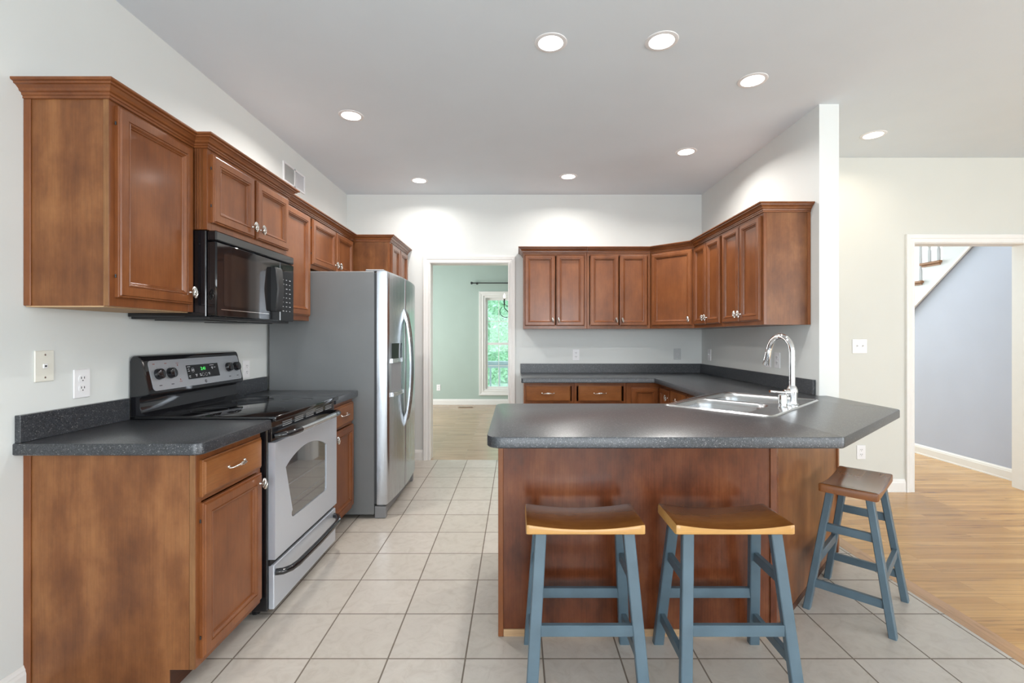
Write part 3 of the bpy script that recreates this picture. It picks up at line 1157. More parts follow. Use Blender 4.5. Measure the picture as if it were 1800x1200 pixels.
t, fr = left_wall_cab('short two-door cherry cabinet above the refrigerator', 3.320, 4.178, FX, 1.754, [(3.340, 3.770), (3.790, 4.165)], (1.785, 2.106), [3.745, 3.815],
                      [(FX, 3.320), (FX, 4.178)], [(0.44, 0.47)])
# tall pantry beyond the refrigerator
PX = -1.129
t = thing('pantry_cabinet', 'deep tall cherry pantry cabinet behind the refrigerator by the doorway', 'pantry cabinet', (-1.44, 4.54, 0))
fr = left_frame(PX, 4.222)
cabinet_body(t, fr, YB - 0.002 - 4.222, PX - XL, 0.10, CZ0 + 0.02, 0.03, [(0.10, 0.13), (1.30, 1.36), (CZ0 - 0.03, CZ0 + 0.02)], [])
for lo, hi, kb in ((0.125, 1.31, 1.24), (1.35, 2.106, 1.41)):
    for a0, a1, k in ((4.238, 4.535, 4.51), (4.545, 4.845, 4.57)):
        d = panel_front(fr, a0 - 4.222, a1 - 4.222, lo, hi, 'door', t, M['cherry'])
        add_knob(fr, d, k - 4.222, kb)
mb = MB()
sweep(mb, [(FX, 4.222), (PX, 4.222), (PX, YB - 0.002)], crown_prof(CZ0, CZ1), PLAN)
mb.build('crown_moulding', M['cherry_x'], t)
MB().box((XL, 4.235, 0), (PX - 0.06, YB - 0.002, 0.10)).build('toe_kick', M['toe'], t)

# ------------------------------------------------------------------ left run: base cabinets
BX = -1.146


def left_base_cab(label, y0, y1, fy0, fy1, knob_at, exposed):
    t = thing('base_cabinet', label, 'base cabinet', ((XL + BX) / 2, (y0 + y1) / 2, 0), 'cherry base cabinets either side of the stove')
    fr = left_frame(BX, y0)
    W = y1 - y0
    cabinet_body(t, fr, W, BX - XL - 0.002, 0.085, LT0 - 0.001, 0.03, [(0.085, 0.115), (0.675, 0.695), (0.82, LT0 - 0.001)])
    if exposed:
        p = [(BX - 0.0205, LT0 - 0.001), (XL, LT0 - 0.001), (XL, 0.0), (-1.237, 0.0), (-1.237, 0.085), (BX - 0.0205, 0.085)]
        mb = MB()
        mb.extrude_poly([(x, y0 - 0.004, z) for x, z in p], (0, 0.0035, 0))
        mb.build('side_panel', M['panel'], t)
        MB().box((BX - 0.0198, y0 - 0.0045, 0.085), (BX - 0.0004, y0 - 0.0002, LT0 - 0.001), 0.001).build('edge_strip', M['edge'], t)
        MB().box((XL, y0 - 0.009, 0), (XL + 0.026, y0 - 0.0042, LT0 - 0.001), 0.0015).build('scribe_moulding', M['cherry'], t)
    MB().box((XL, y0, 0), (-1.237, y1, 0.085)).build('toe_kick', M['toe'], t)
    d = panel_front(fr, fy0 - y0, fy1 - y0, 0.692, 0.826, 'drawer', t, M['drawer_y'], flat=True)
    add_pull(fr, d, (fy0 + fy1) / 2 - y0, 0.762)
    d = panel_front(fr, fy0 - y0, fy1 - y0, 0.110, 0.670, 'door', t, M['cherry'])
    add_knob(fr, d, knob_at - y0, 0.628)
    hinge_barrels(fr, d, (fy0 - y0 - 0.003) if knob_at > (fy0 + fy1) / 2 else fy1 - y0 + 0.003, 0.110, 0.670)
    return t


left_base_cab('cherry base cabinet with exposed side panel, drawer and door, nearest the camera', 1.693, 2.118, 1.712, 2.104, 2.080, True)
left_base_cab('narrow cherry base cabinet with drawer squeezed between stove and refrigerator', 2.900, 3.298, 2.915, 3.286, 2.940, False)

# ------------------------------------------------------------------ range
RY0, RY1 = 2.134, 2.886
t = thing('electric_range', 'stainless and black freestanding electric stove with glass top', 'stove', (-1.42, 2.51, 0))
mb = MB().box((-1.745, RY0 + 0.004, 0.03), (-1.125, RY1 - 0.004, 0.888), 0.004)
for y in (RY0 + 0.05, RY1 - 0.05):
    for x in (-1.68, -1.2):
        mb.lathe([(0.018, 0), (0.018, 0.035)], (x, y, 0), 'Z', 10)
mb.build('body', M['blackgloss'], t)
mb = MB().box((-1.745, RY0, 0.888), (-1.083, RY1, 0.913), 0.006, 3)
ct = mb.build('cooktop', M['blackglass'], t, 40)
for (x, y, r) in ((-1.25, 2.32, 0.105), (-1.25, 2.70, 0.085), (-1.50, 2.32, 0.08), (-1.50, 2.70, 0.105)):
    MB().lathe([(r, 0.0), (r, 0.0004), (r - 0.0018, 0.0004), (r - 0.0018, 0.0)], (x, y, 0.9131), 'Z', 40, False).build('burner_ring', M['ring'], ct)
# back guard
G = [(-1.748, 0.90), (-1.748, 1.165), (-1.744, 1.178), (-1.735, 1.186), (-1.712, 1.187), (-1.700, 1.181), (-1.694, 1.168), (-1.659, 1.016), (-1.659, 1.006), (-1.666, 1.000), (-1.690, 0.996), (-1.702, 0.985), (-1.702, 0.945), (-1.694, 0.927), (-1.672, 0.917), (-1.64, 0.9132), (-1.64, 0.905)]
mb = MB()
cx, cz = -1.71, 1.08
loops = []
for y, s in ((RY0 + 0.006, 0.93), (RY0 + 0.009, 0.97), (RY0 + 0.016, 1.0), (RY1 - 0.016, 1.0), (RY1 - 0.009, 0.97), (RY1 - 0.006, 0.93)):
    loops.append([(cx + (x - cx) * s, y, cz + (z - cz) * (s if z > 0.93 else 1)) for x, z in G])
mb.loft(loops)
bg = mb.build('back_guard', M['blackgloss'], t, 35)
gn = V((1.168 - 1.016, 0, 1.694 - 1.659)).normalized()      # outward normal of the tilted face
gd = V((-1.694 + 1.659, 0, 1.168 - 1.016)).normalized()     # up the face
g0 = V((-1.659, 0, 1.016))
GP = lambda y, s, c=0.0: g0 + V((0, y, 0)) + gd * s + gn * c
GH = 0.156
rp = round_poly([(RY0 + 0.035, 0.006), (RY1 - 0.022, 0.006), (RY1 - 0.022, GH - 0.008), (RY0 + 0.035, GH - 0.008)], 0.016, 4)
cp = MB().loft([[GP(y, s, 0.0) for y, s in rp], [GP(y, s, 0.0022) for y, s in rp]]).build('control_panel', M['satin_panel'], t)
for y in (2.216, 2.294, 2.752, 2.826):
    k = MB().lathe([(0.026, 0.0), (0.027, 0.003), (0.025, 0.012), (0.0235, 0.020), (0.018, 0.0225), (0.0, 0.023)], GP(y, 0.082, 0.002), gn, 24)
    u_ = gn.cross(V((0, 1, 0))).normalized()
    k.bar(GP(y, 0.082 - 0.020, 0.022), GP(y, 0.082 + 0.020, 0.022), 0.008, 0.006, (0, 1, 0), 0.001)
    k.build('control_knob', M['blackgloss'], cp, 40)
    mk = MB()
    for q in range(9):
        an = PI * (0.75 - 1.5 * q / 8) + PI / 2
        mk.bar(GP(y + 0.031 * math.cos(an), 0.082 + 0.031 * math.sin(an), 0.0024), GP(y + 0.034 * math.cos(an), 0.082 + 0.034 * math.sin(an), 0.0024), 0.0012, 0.0004)
    mk.build('dial_marking', M['ink'], cp)
dp = [(2.408, 0.040), (2.660, 0.040), (2.660, 0.112), (2.408, 0.112)]
ds = MB().loft([[GP(y, s, 0.002) for y, s in dp], [GP(y, s, 0.0045) for y, s in dp]]).build('display', M['blackglass'], cp)


def text_on(body, size, at, u, v, mat, name, parent, depth=0.0004):
    """Lettering as a mesh lying on a surface: u reading direction, v up."""
    c = bpy.data.curves.new(name, 'FONT')
    c.body = body
    c.size = size
    c.align_x = 'CENTER'
    c.align_y = 'CENTER'
    c.extrude = depth
    tmp = bpy.data.objects.new(name, c)
    COL.objects.link(tmp)
    bpy.context.view_layer.update()
    me = bpy.data.meshes.new_from_object(tmp.evaluated_get(bpy.context.evaluated_depsgraph_get()))
    bpy.data.objects.remove(tmp)
    u, v = V(u).normalized(), V(v).normalized()
    m = Matrix.Identity(4)
    m.col[0].xyz, m.col[1].xyz, m.col[2].xyz = u, v, u.cross(v)
    m.col[3].xyz = V(at) - WLOC.get(parent.name, V((0, 0, 0)))
    me.transform(m)
    me.materials.clear()
    me.materials.append(mat)
    o = bpy.data.objects.new(name, me)
    COL.objects.link(o)
    o.parent = parent
    return o


text_on('2:41', 0.024, GP(2.532, 0.088, 0.0048), (0, 1, 0), gd, M['green_led'], 'clock_digits', ds)
mk = MB()
for (y, s, w_, h_) in ((2.424, 0.104, 0.022, 0.003), (2.420, 0.092, 0.010, 0.003), (2.420, 0.082, 0.012, 0.004), (2.420, 0.056, 0.012, 0.004), (2.420, 0.048, 0.010, 0.002), (2.450, 0.085, 0.014, 0.006),
                       (2.470, 0.060, 0.014, 0.004), (2.470, 0.053, 0.008, 0.005), (2.500, 0.061, 0.008, 0.005), (2.504, 0.053, 0.012, 0.004), (2.572, 0.062, 0.012, 0.004), (2.574, 0.055, 0.009, 0.004),
                       (2.606, 0.103, 0.034, 0.003), (2.606, 0.091, 0.014, 0.004), (2.607, 0.084, 0.008, 0.004), (2.628, 0.090, 0.012, 0.003)):
    mk.loft([[GP(y + a * w_ / 2, s + b * h_ / 2, c) for a, b in ((-1, -1), (1, -1), (1, 1), (-1, 1))] for c in (0.0045, 0.0049)])
for y, s, r in ((2.522, 0.057, 0.009), (2.548, 0.057, 0.009), (2.450, 0.085, 0.011)):
    pts = [(math.cos(2 * PI * q / 20), math.sin(2 * PI * q / 20)) for q in range(20)]
    mk.loft([[GP(y + r * k * a, s + r * k * b, 0.0049) for a, b in pts] for k in (1.0, 0.88)], False, False)
mk.build('display_markings', M['paleink'], ds)
mk = MB()
for y, s in ((2.352, 0.118), (2.352, 0.045)):
    mk.loft([[GP(y + a * 0.0028, s + b * 0.0045, c) for a, b in ((-1, -1), (1, -1), (1, 1), (-1, 1))] for c in (0.002, 0.0026)])
    mk.loft([[GP(y + a * 0.010, s + 0.010 * (1 if s > 0.1 else -1) + b * 0.0012, c) for a, b in ((-1, -1), (1, -1), (1, 1), (-1, 1))] for c in (0.002, 0.0026)])
for y in (2.20, 2.275):
    mk.loft([[GP(y + a * 0.007, 0.131 + b * 0.002, c) for a, b in ((-1, -1), (1, -1), (1, 1), (-1, 1))] for c in (0.002, 0.0026)])
mk.build('panel_red_print', M['redink'], cp)
mk = MB()
for y in (2.216, 2.294, 2.752, 2.826):
    mk.loft([[GP(y + a * 0.009, 0.028 + b * 0.002, c) for a, b in ((-1, -1), (1, -1), (1, 1), (-1, 1))] for c in (0.002, 0.0026)])
mk.build('panel_print', M['ink'], cp)
em = MB().lathe([(0.0085, 0), (0.0085, 0.001), (0.0, 0.0012)], GP(2.536, 0.020, 0.002), gn, 20, False).build('emblem', M['ink'], cp)
text_on('GE', 0.0085, GP(2.536, 0.020, 0.0036), (0, 1, 0), gd, M['paleink'], 'emblem_letters', em, 0.0002)

# vent strip, oven door, drawer
fr = left_frame(-1.125, 0)
mb = MB()
fr.box(mb, RY0 + 0.012, RY1 - 0.008, 0.795, 0.886, 0, 0.016, 0.002)
vs = mb.build('vent_strip', M['blackgloss'], t)
mb = MB()
for k in range(5):
    y = 2.245 + k * 0.125
    for q in range(3):
        fr.box(mb, y, y + 0.09, 0.848 + q * 0.009, 0.8525 + q * 0.009, 0.016, 0.0185)
mb.build('vent_louvre', M['grey_plastic'], vs)
DZ0, DZ1 = 0.262, 0.792
win_prof = [(2.245, 0.392), (2.725, 0.392), (2.725, 0.655)]
arch = [(2.725 - 0.48 * k / 12, 0.655 + 0.062 * math.sin(PI * k / 12) ** 0.8) for k in range(1, 12)]
wp = round_poly(win_prof, [0.02, 0.02, 0], 4)[:-1] + [(2.725, 0.655)] + arch + [(2.245, 0.655)]
XF = -1.093
op = [(RY0 + 0.012, DZ0), (RY1 - 0.008, DZ0), (RY1 - 0.008, DZ1), (RY0 + 0.012, DZ1)]
mb = MB()
YZ = lambda pts, x: [(x, y, z) for y, z in pts]
mb.fill([YZ(op, XF), YZ(wp, XF)])
mb.loft([YZ(op, XF), YZ(op, -1.124)], False, True)
mb.loft([YZ(wp, XF), YZ(wp, XF - 0.006)], False, False)
od = mb.build('oven_door', M['silver'], t, 20, True)
MB().loft([YZ(wp, XF - 0.0045), YZ(wp, XF - 0.010)]).build('window', M['ovenglass'], od)
mb = MB()
for z in (0.47, 0.56):
    mb.box((XF - 0.0046, 2.252, z), (XF - 0.0038, 2.718, z + 0.003))
mb.build('oven_rack', M['grey_plastic'], od)
hz = 0.823
mb = MB().tube([(-1.105, 2.165, hz - 0.004), (-1.075, 2.180, hz), (-1.052, 2.215, hz), (-1.047, 2.27, hz), (-1.046, 2.30, hz)], [0.014, 0.014, 0.0145, 0.0145, 0.0145], 12)
mb.build('handle_end', M['blackgloss'], od, 40)
mb = MB().tube([(-1.046, 2.72, hz), (-1.047, 2.75, hz), (-1.052, 2.80, hz), (-1.075, 2.840, hz), (-1.105, 2.855, hz - 0.004)], [0.0145, 0.0145, 0.0145, 0.014, 0.014], 12)
mb.build('handle_end', M['blackgloss'], od, 40)
MB().tube([(-1.046, 2.30, hz), (-1.044, 2.50, hz), (-1.046, 2.72, hz)], 0.0142, 14).build('handle', M['steel_y'], od, 40)
mb = MB()
fr.box(mb, RY0 + 0.012, RY1 - 0.008, 0.035, 0.236, 0, 0.026, 0.004)
sd = mb.build('storage_drawer', M['silver'], t)
mb = MB()
fr.box(mb, RY0 + 0.008, RY1 - 0.006, 0.236, 0.262, -0.01, 0.012)
mb.build('door_gap', M['blackmatte'], t)
mb = MB()
pth = [(-1.100, 2.165, 0.198), (-1.072, 2.178, 0.196), (-1.052, 2.215, 0.193), (-1.045, 2.27, 0.190), (-1.042, 2.51, 0.188), (-1.045, 2.75, 0.190), (-1.052, 2.80, 0.193), (-1.072, 2.838, 0.196), (-1.100, 2.852, 0.198)]
mb.tube(pth, [0.015] * 9, 12)
mb.build('handle', M['blackgloss'], sd, 40)

# ------------------------------------------------------------------ microwave
t = thing('microwave', 'black over-the-range microwave hanging above the stove', 'microwave', (-1.56, 2.5, 1.357))
MX = -1.399
mb = MB().box((XL + 0.002, 2.134, 1.362), (MX, 2.882, 1.752), 0.003)
for z in (1.69, 1.47):
    mb.lathe([(0.004, 0), (0.003, 0.002), (0, 0.0025)], (-1.43, 2.1338, z), V((0, -1, 0)), 10, False)
mb.build('body', M['blackgloss'], t)
mb = MB().box((-1.74, 2.14, 1.352), (-1.385, 2.876, 1.362))
mb.box((-1.68, 2.2, 1.347), (-1.45, 2.46, 1.352)).box((-1.68, 2.55, 1.347), (-1.45, 2.81, 1.352))
mb.build('vent_plate', M['blackmatte'], t)
fr = left_frame(MX, 0)
mb = MB()
fr.box(mb, 2.136, 2.712, 1.362, 1.704, 0.001, 0.046, 0.006)
md = mb.build('door', M['blackglass'], t, 40)
mb = MB()
fr.box(mb, 2.136, 2.880, 1.706, 1.752, 0.001, 0.046, 0.006)
mb.build('top_grille', M['blackglass'], t)
mb = MB()
fr.box(mb, 2.714, 2.880, 1.362, 1.704, 0.001, 0.045, 0.005)
pn = mb.build('control_panel', M['blackglass'], t)
mb = MB()
wr = round_poly([(2.19, 1.415), (2.565, 1.415), (2.565, 1.66), (2.19, 1.66)], 0.012, 3)
mb.loft([[fr.P(a, b, c) for a, b in wr] for c in (0.0455, 0.0468)])
mb.build('window', M['mwglass'], md)
mb = MB()
fr.box(mb, 2.17, 2.59, 1.3955, 1.3985, 0.0455, 0.0475)
mb.build('door_trim', M['nickel'], md)
# wide curved grip
mb = MB()
loops = []
for z, d, hw in ((1.412, 0.045, 0.034), (1.414, 0.072, 0.035), (1.425, 0.078, 0.036), (1.535, 0.088, 0.036), (1.645, 0.078, 0.036), (1.656, 0.072, 0.035), (1.658, 0.045, 0.034)):
    loops.append([fr.P(2.645 + a * hw, z, c) for a, c in ((-1, 0.045), (-1, d - 0.006), (-0.8, d), (0.8, d), (1, d - 0.006), (1, 0.045))])
mb.loft(loops)
mb.build('handle', M['blackmatte'], md, 35)
mb = MB()
for q in range(8):
    for c_ in range(3):
        w_ = 0.012 if (q + c_) % 3 else 0.018
        fr.box(mb, 2.742 + c_ * 0.040, 2.742 + c_ * 0.040 + w_, 1.42 + q * 0.026, 1.4235 + q * 0.026, 0.045, 0.0456)
mb.build('keypad_print', M['paleink'], pn)
mb = MB()
fr.box(mb, 2.74, 2.855, 1.650, 1.680, 0.045, 0.0458)
mb.build('display', M['mwglass'], pn)

# ------------------------------------------------------------------ refrigerator
t = thing('refrigerator', 'stainless side-by-side refrigerator with grey side and bowed door handles', 'refrigerator', (-1.35, 3.76, 0))
FY0, FY1, FS = 3.312, 4.212, 3.728
mb = MB().box((-1.73, FY0, 0.028), (-0.997, FY1, 1.730), 0.004)
for y in (FY0 + 0.06, FY1 - 0.06):
    mb.lathe([(0.02, 0), (0.02, 0.03)], (-1.65, y, 0), 'Z', 10)
mb.build('body', M['fridge_side'], t)
MB().box((-0.997, FY0 + 0.012, 0.10), (-0.978, FY1 - 0.012, 1.722)).build('gasket', M['gasket'], t)


def bow(y):
    """Front of the doors bows out gently between the sides."""
    q = (y - (FY0 + FY1) / 2) / ((FY1 - FY0) / 2)
    return -0.902 + 0.026 * (1 - q * q)


def fridge_door(y0, y1, z0, z1):
    mb = MB()
    n = 10
    ys = [y0 + (y1 - y0) * k / n for k in range(n + 1)]
    outline = [(-0.978, y0)] + [(bow(y0) - 0.010, y0), (bow(y0) - 0.003, y0 + 0.003), (bow(y0 + 0.010), y0 + 0.010)] + [(bow(y), y) for y in ys[1:-1]] + [(bow(y1 - 0.010), y1 - 0.010), (bow(y1) - 0.003, y1 - 0.003), (bow(y1) - 0.010, y1), (-0.978, y1)]
    lp = []
    for z, i in ((z0, 0.006), (z0 + 0.006, 0.0), (z1 - 0.02, 0.0), (z1 - 0.006, 0.004), (z1, 0.016)):
        lp.append([(max(-0.978, x - i) if x > -0.97 else x, y, z) for x, y in outline])
    mb.loft(lp)
    return mb


d1 = fridge_door(FY0 + 0.002, FS - 0.004, 0.098, 1.735).build('freezer_door', M['steel_z'], t, 28)
d2 = fridge_door(FS + 0.004, FY1 - 0.002, 0.098, 1.735).build('refrigerator_door', M['steel_z'], t, 28)


def fridge_handle(y, door):
    mb = MB()
    loops = []
    for k in range(25):
        q = k / 24
        z = 0.575 + 0.915 * q
        out = 0.062 * math.sin(PI * q) ** 0.55 if 0 < q < 1 else 0.0
        th = 0.018 if 0.12 < q < 0.88 else 0.018 + 0.03 * (1 - min(q, 1 - q) / 0.12)
        x = bow(y) + out
        hw = 0.012 + 0.004 * abs(2 * q - 1)
        x0 = max(bow(y) - 0.001, x - th)
        loops.append([(x0, y - hw, z), (max(x - 0.005, x0 + 0.0005), y - hw, z), (max(x, x0 + 0.001), y - hw * 0.5, z), (max(x, x0 + 0.001), y + hw * 0.5, z), (max(x - 0.005, x0 + 0.0005), y + hw, z), (x0, y + hw, z)])
    mb.loft(loops)
    return mb.build('handle', M['steel_z'], door, 40)


fridge_handle(FS - 0.026, d1)
fridge_handle(FS + 0.026, d2)
# ice and water dispenser
y0, y1 = 3.375, 3.615
fx_ = lambda y, c: bow(y) + c
mb = MB()
ys = [y0 + (y1 - y0) * k / 6 for k in range(7)]


def disp(z0, z1, c0, c1, ya=y0, yb=y1):
    mb = MB()
    yy = [ya + (yb - ya) * k / 6 for k in range(7)]
    front = [(fx_(y, c1), y) for y in yy]
    back = [(fx_(y, c0), y) for y in reversed(yy)]
    mb.prism(front + back, z0, z1)
    return mb


dz = disp(1.115, 1.225, -0.006, 0.004).build('dispenser_controls', M['blackglass'], d1)
disp(0.875, 1.085, -0.004, 0.0012, y0 + 0.012, y1 - 0.012).build('dispenser_recess', M['grey_plastic'], d1)
mb = disp(1.085, 1.115, -0.006, 0.014)
mb.build('dispenser_lip', M['steel_y'], d1)
disp(0.845, 0.875, -0.006, 0.020).build('drip_tray', M['steel_y'], d1)
MB().box((-0.975, FY0 + 0.02, 0.012), (-0.93, FY1 - 0.02, 0.092), 0.004).build('base_grille', M['grey_plastic'], t)
mb = MB().box((-0.995, FY0 + 0.004, 0.0), (-0.915, FY0 + 0.05, 0.085), 0.008, 2)
mb.box((-0.995, FY1 - 0.05, 0.0), (-0.915, FY1 - 0.004, 0.085), 0.008, 2)
mb.build('foot_cover', M['grey_plastic'], t)
mb = MB().box((-1.06, FY0 + 0.012, 1.730), (-0.93, FY0 + 0.055, 1.745), 0.004).box((-1.06, FY1 - 0.055, 1.730), (-0.93, FY1 - 0.012, 1.745), 0.004)
mb.build('hinge_cover', M['grey_plastic'], t)

# ------------------------------------------------------------------ back and partition wall cabinets
WB0, WCZ0, WCZ1 = 1.351, 2.083, 2.140
GB = 'cherry wall cabinets around the sink corner'
YF = YB - 0.305            # face plane, back run
XFR = XP0 - 0.305          # face plane, partition run
DBR = (1.378, 2.066)


def cab_doors(t, fr, spans, knobs, rng=DBR):
    for (a0, a1), k in zip(spans, knobs):
        d = panel_front(fr, a0, a1, rng[0], rng[1], 'door', t, M['cherry'], frame=0.046)
        add_knob(fr, d, k, rng[0] + 0.055)


def back_wall_cab(label, x0, x1, spans, knobs, crown_path):
    t = thing('wall_cabinet', label, 'wall cabinet', ((x0 + x1) / 2, YF + 0.15, WB0), GB)
    fr = Fr((x0, YF, 0), (1, 0, 0), (0, -1, 0))
    cabinet_body(t, fr, x1 - x0, 0.303, WB0, WCZ0 + 0.02, 0.022, [(WB0, WB0 + 0.035), (WCZ0 - 0.03, WCZ0 + 0.02)])
    cab_doors(t, fr, [(a - x0, b - x0) for a, b in spans], [k - x0 for k in knobs])
    mb = MB()
    sweep(mb, crown_path, crown_prof(WCZ0, WCZ1), PLAN)
    mb.build('crown_moulding', M['cherry_x'], t)
    return t


back_wall_cab('two-door cherry wall cabinet on the back wall beside the doorway', 0.066, 0.682, [(0.078, 0.374), (0.384, 0.656)], [0.350, 0.408],
              [(0.066, YB - 0.002), (0.066, YF), (0.682, YF)])
back_wall_cab('two-door cherry wall cabinet on the back wall, adjoining the angled corner cabinet', 0.684, 1.296, [(0.712, 0.988), (0.998, 1.266)], [0.964, 1.022],
              [(0.684, YF), (1.296, YF)])
# angled corner cabinet
c0, c1 = V((1.300, YF, 0)), V((XFR, 4.290, 0))
t = thing('corner_wall_cabinet', 'single-door cherry wall cabinet set at an angle across the corner', 'wall cabinet', (1.62, 4.6, WB0), GB)
poly = [(c0.x, c0.y + 0.014), (c1.x + 0.014, c1.y), (XP0 - 0.002, c1.y), (XP0 - 0.002, YB - 0.002), (c0.x, YB - 0.002)]
MB().prism(poly, WB0, WCZ0 + 0.02).build('carcass', M['panel'], t)
uu = (c1 - c0)
Wd = uu.length
uu.normalize()
fr = Fr(c0, uu, (-abs(uu.y), -abs(uu.x), 0))
mf = MB()
fr.box(mf, 0.001, 0.025, WB0, WCZ0 + 0.02, -0.012, 0)
fr.box(mf, Wd - 0.025, Wd - 0.001, WB0, WCZ0 + 0.02, -0.012, 0)
fr.box(mf, 0.025, Wd - 0.025, WB0, WB0 + 0.035, -0.012, 0)
fr.box(mf, 0.025, Wd - 0.025, WCZ0 - 0.03, WCZ0 + 0.02, -0.012, 0)
mf.build('face_frame', M['cherry'], t)
d = panel_front(fr, 0.018, Wd - 0.018, DBR[0], DBR[1], 'door', t, M['cherry'], frame=0.046)
add_knob(fr, d, Wd - 0.045, DBR[0] + 0.055)
mb = MB()
sweep(mb, [(c0.x, c0.y), (c1.x, c1.y)], crown_prof(WCZ0, WCZ1), PLAN)
mb.build('crown_moulding', M['cherry_x'], t)


def part_wall_cab(label, y0, y1, spans, knobs, crown_path, exposed=False):
    """y0 is the far end; the face looks toward -x, so frame a runs toward the camera."""
    t = thing('wall_cabinet', label, 'wall cabinet', (XP0 - 0.15, (y0 + y1) / 2, WB0), GB)
    fr = Fr((XFR, y0, 0), (0, -1, 0), (-1, 0, 0))
    cabinet_body(t, fr, y0 - y1, 0.303, WB0, WCZ0 + 0.02, 0.022, [(WB0, WB0 + 0.035), (WCZ0 - 0.03, WCZ0 + 0.02)])
    cab_doors(t, fr, [(y0 - a, y0 - b) for a, b in spans], [y0 - k for k in knobs])
    mb = MB()
    sweep(mb, crown_path, crown_prof(WCZ0, WCZ1), PLAN)
    mb.build('crown_moulding', M['cherry_y'], t)
    if exposed:
        MB().box((XP0 - 0.022, y1 - 0.004, WB0), (XP0 - 0.002, y1 - 0.0003, WCZ0), 0.001).build('scribe_moulding', M['cherry'], t)
    return t


part_wall_cab('two-door cherry wall cabinet on the partition, between the angled corner and the end cabinet', 4.288, 3.702, [(4.266, 3.998), (3.988, 3.720)], [4.022, 3.964],
              [(XFR, 4.288), (XFR, 3.702)])
part_wall_cab('two-door cherry wall cabinet with exposed side at the open end of the partition', 3.700, 3.086, [(3.676, 3.398), (3.388, 3.110)], [3.422, 3.364],
              [(XFR, 3.700), (XFR, 3.086), (XP0 - 0.002, 3.086)], True)

# ------------------------------------------------------------------ back base cabinets
YBF = YB - 0.61
GK = 'cherry base cabinets under the long countertop'


def base_unit(label, fr, W, D, spans, loc, door=True):
    t = thing('base_cabinet', label, 'base cabinet', loc, GK)
    cabinet_body(t, fr, W, D, 0.09, LT0 - 0.001, 0.022, [(0.09, 0.115), (0.665, 0.69), (0.825, LT0 - 0.001)])
    mb = MB()
    fr.box(mb, 0, W, 0, 0.09, -D, -0.075)
    mb.build('toe_kick', M['toe'], t)
    for a0, a1 in spans:
        d = panel_front(fr, a0, a1, 0.690, 0.832, 'drawer', t, M['drawer_x'], flat=True)
        add_pull(fr, d, (a0 + a1) / 2, 0.762)
        d = panel_front(fr, a0, a1, 0.105, 0.665, 'door', t, M['cherry'], frame=0.046)
        add_knob(fr, d, a1 - 0.03, 0.62)
    return t


base_unit('cherry base cabinet with drawer on the back wall beside the doorway', Fr((0.066, YBF, 0), (1, 0, 0), (0, -1, 0)), 0.454, 0.607, [(0.016, 0.421)], (0.29, 4.6, 0))
base_unit('cherry base cabinet with drawer on the back wall, next to the inside corner', Fr((0.522, YBF, 0), (1, 0, 0), (0, -1, 0)), 0.470, 0.607, [(0.037, 0.427)], (0.76, 4.6, 0))
t = thing('corner_base_cabinet', 'cherry corner base cabinet with folding door at the inside corner', 'base cabinet', (1.45, 4.45, 0), GK)
XBF = XP0 - 0.61
poly = [(0.994, YBF), (XBF, YBF), (XBF, 3.99), (XP0 - 0.002, 3.99), (XP0 - 0.002, YB - 0.002), (0.994, YB - 0.002)]
MB().prism(poly, 0.09, LT0 - 0.001).build('carcass', M['cherry'], t)
MB().prism([(0.994, YBF + 0.07), (XBF + 0.07, YBF + 0.07), (XBF + 0.07, 3.99), (XP0 - 0.002, 3.99), (XP0 - 0.002, YB - 0.002), (0.994, YB - 0.002)], 0, 0.09).build('toe_kick', M['toe'], t)
fr = Fr((0.994, YBF, 0), (1, 0, 0), (0, -1, 0))
d = panel_front(fr, 0.045, XBF - 0.994 - 0.022, 0.105, 0.815, 'door', t, M['cherry'], frame=0.046)
fr = Fr((XBF, YBF, 0), (0, -1, 0), (-1, 0, 0))
d = panel_front(fr, 0.022, 0.285, 0.105, 0.815, 'door', t, M['cherry'], frame=0.046)
add_knob(fr, d, 0.26, 0.75)
base_unit('cherry base cabinet under the partition side, between corner and sink', Fr((XBF, 3.988, 0), (0, -1, 0), (-1, 0, 0)), 0.80, 0.607, [(0.016, 0.392), (0.408, 0.784)], (1.6, 3.6, 0))

# ------------------------------------------------------------------ peninsula
t = thing('peninsula_cabinet', 'reddish cherry panelled peninsula base behind the blue bar stools', 'peninsula cabinet', (0.6, 2.3, 0))
A, B, C_ = V((-0.075, 2.013, 0)), V((1.100, 2.013, 0)), V((1.9115, 2.812, 0))
zt_ = LT0 - 0.001
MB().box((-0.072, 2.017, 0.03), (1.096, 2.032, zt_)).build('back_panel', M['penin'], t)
dd = (C_ - B).normalized()
fr = Fr(B, dd, (dd.y, -dd.x, 0))
Lc = (C_ - B).length
mb = MB()
fr.box(mb, 0.004, Lc - 0.012, 0.03, zt_, -0.022, -0.005)
mb.build('angled_panel', M['panel'], t)
mb = MB().box((-0.078, 2.009, 0.0), (-0.056, 2.036, zt_), 0.002)
mb.build('corner_trim', M['cherry'], t)
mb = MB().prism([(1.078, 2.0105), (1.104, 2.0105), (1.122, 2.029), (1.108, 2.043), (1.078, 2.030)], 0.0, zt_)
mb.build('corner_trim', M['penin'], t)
mb = MB()
fr.box(mb, Lc - 0.028, Lc, 0.0, zt_, -0.020, 0.003, 0.002)
mb.build('corner_trim', M['cherry'], t)
MB().box((-0.055, 2.012, 0), (1.077, 2.03, 0.03)).build('shoe_strip', M['rawwood'], t)
mb = MB()
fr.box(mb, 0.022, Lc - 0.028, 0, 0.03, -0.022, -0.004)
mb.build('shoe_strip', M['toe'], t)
MB().box((-0.075, 2.036, 0.0), (-0.058, 2.60, zt_)).build('end_panel', M['panel'], t)
MB().box((-0.057, 2.585, 0.09), (0.80, 2.603, zt_)).build('kitchen_face', M['cherry'], t)
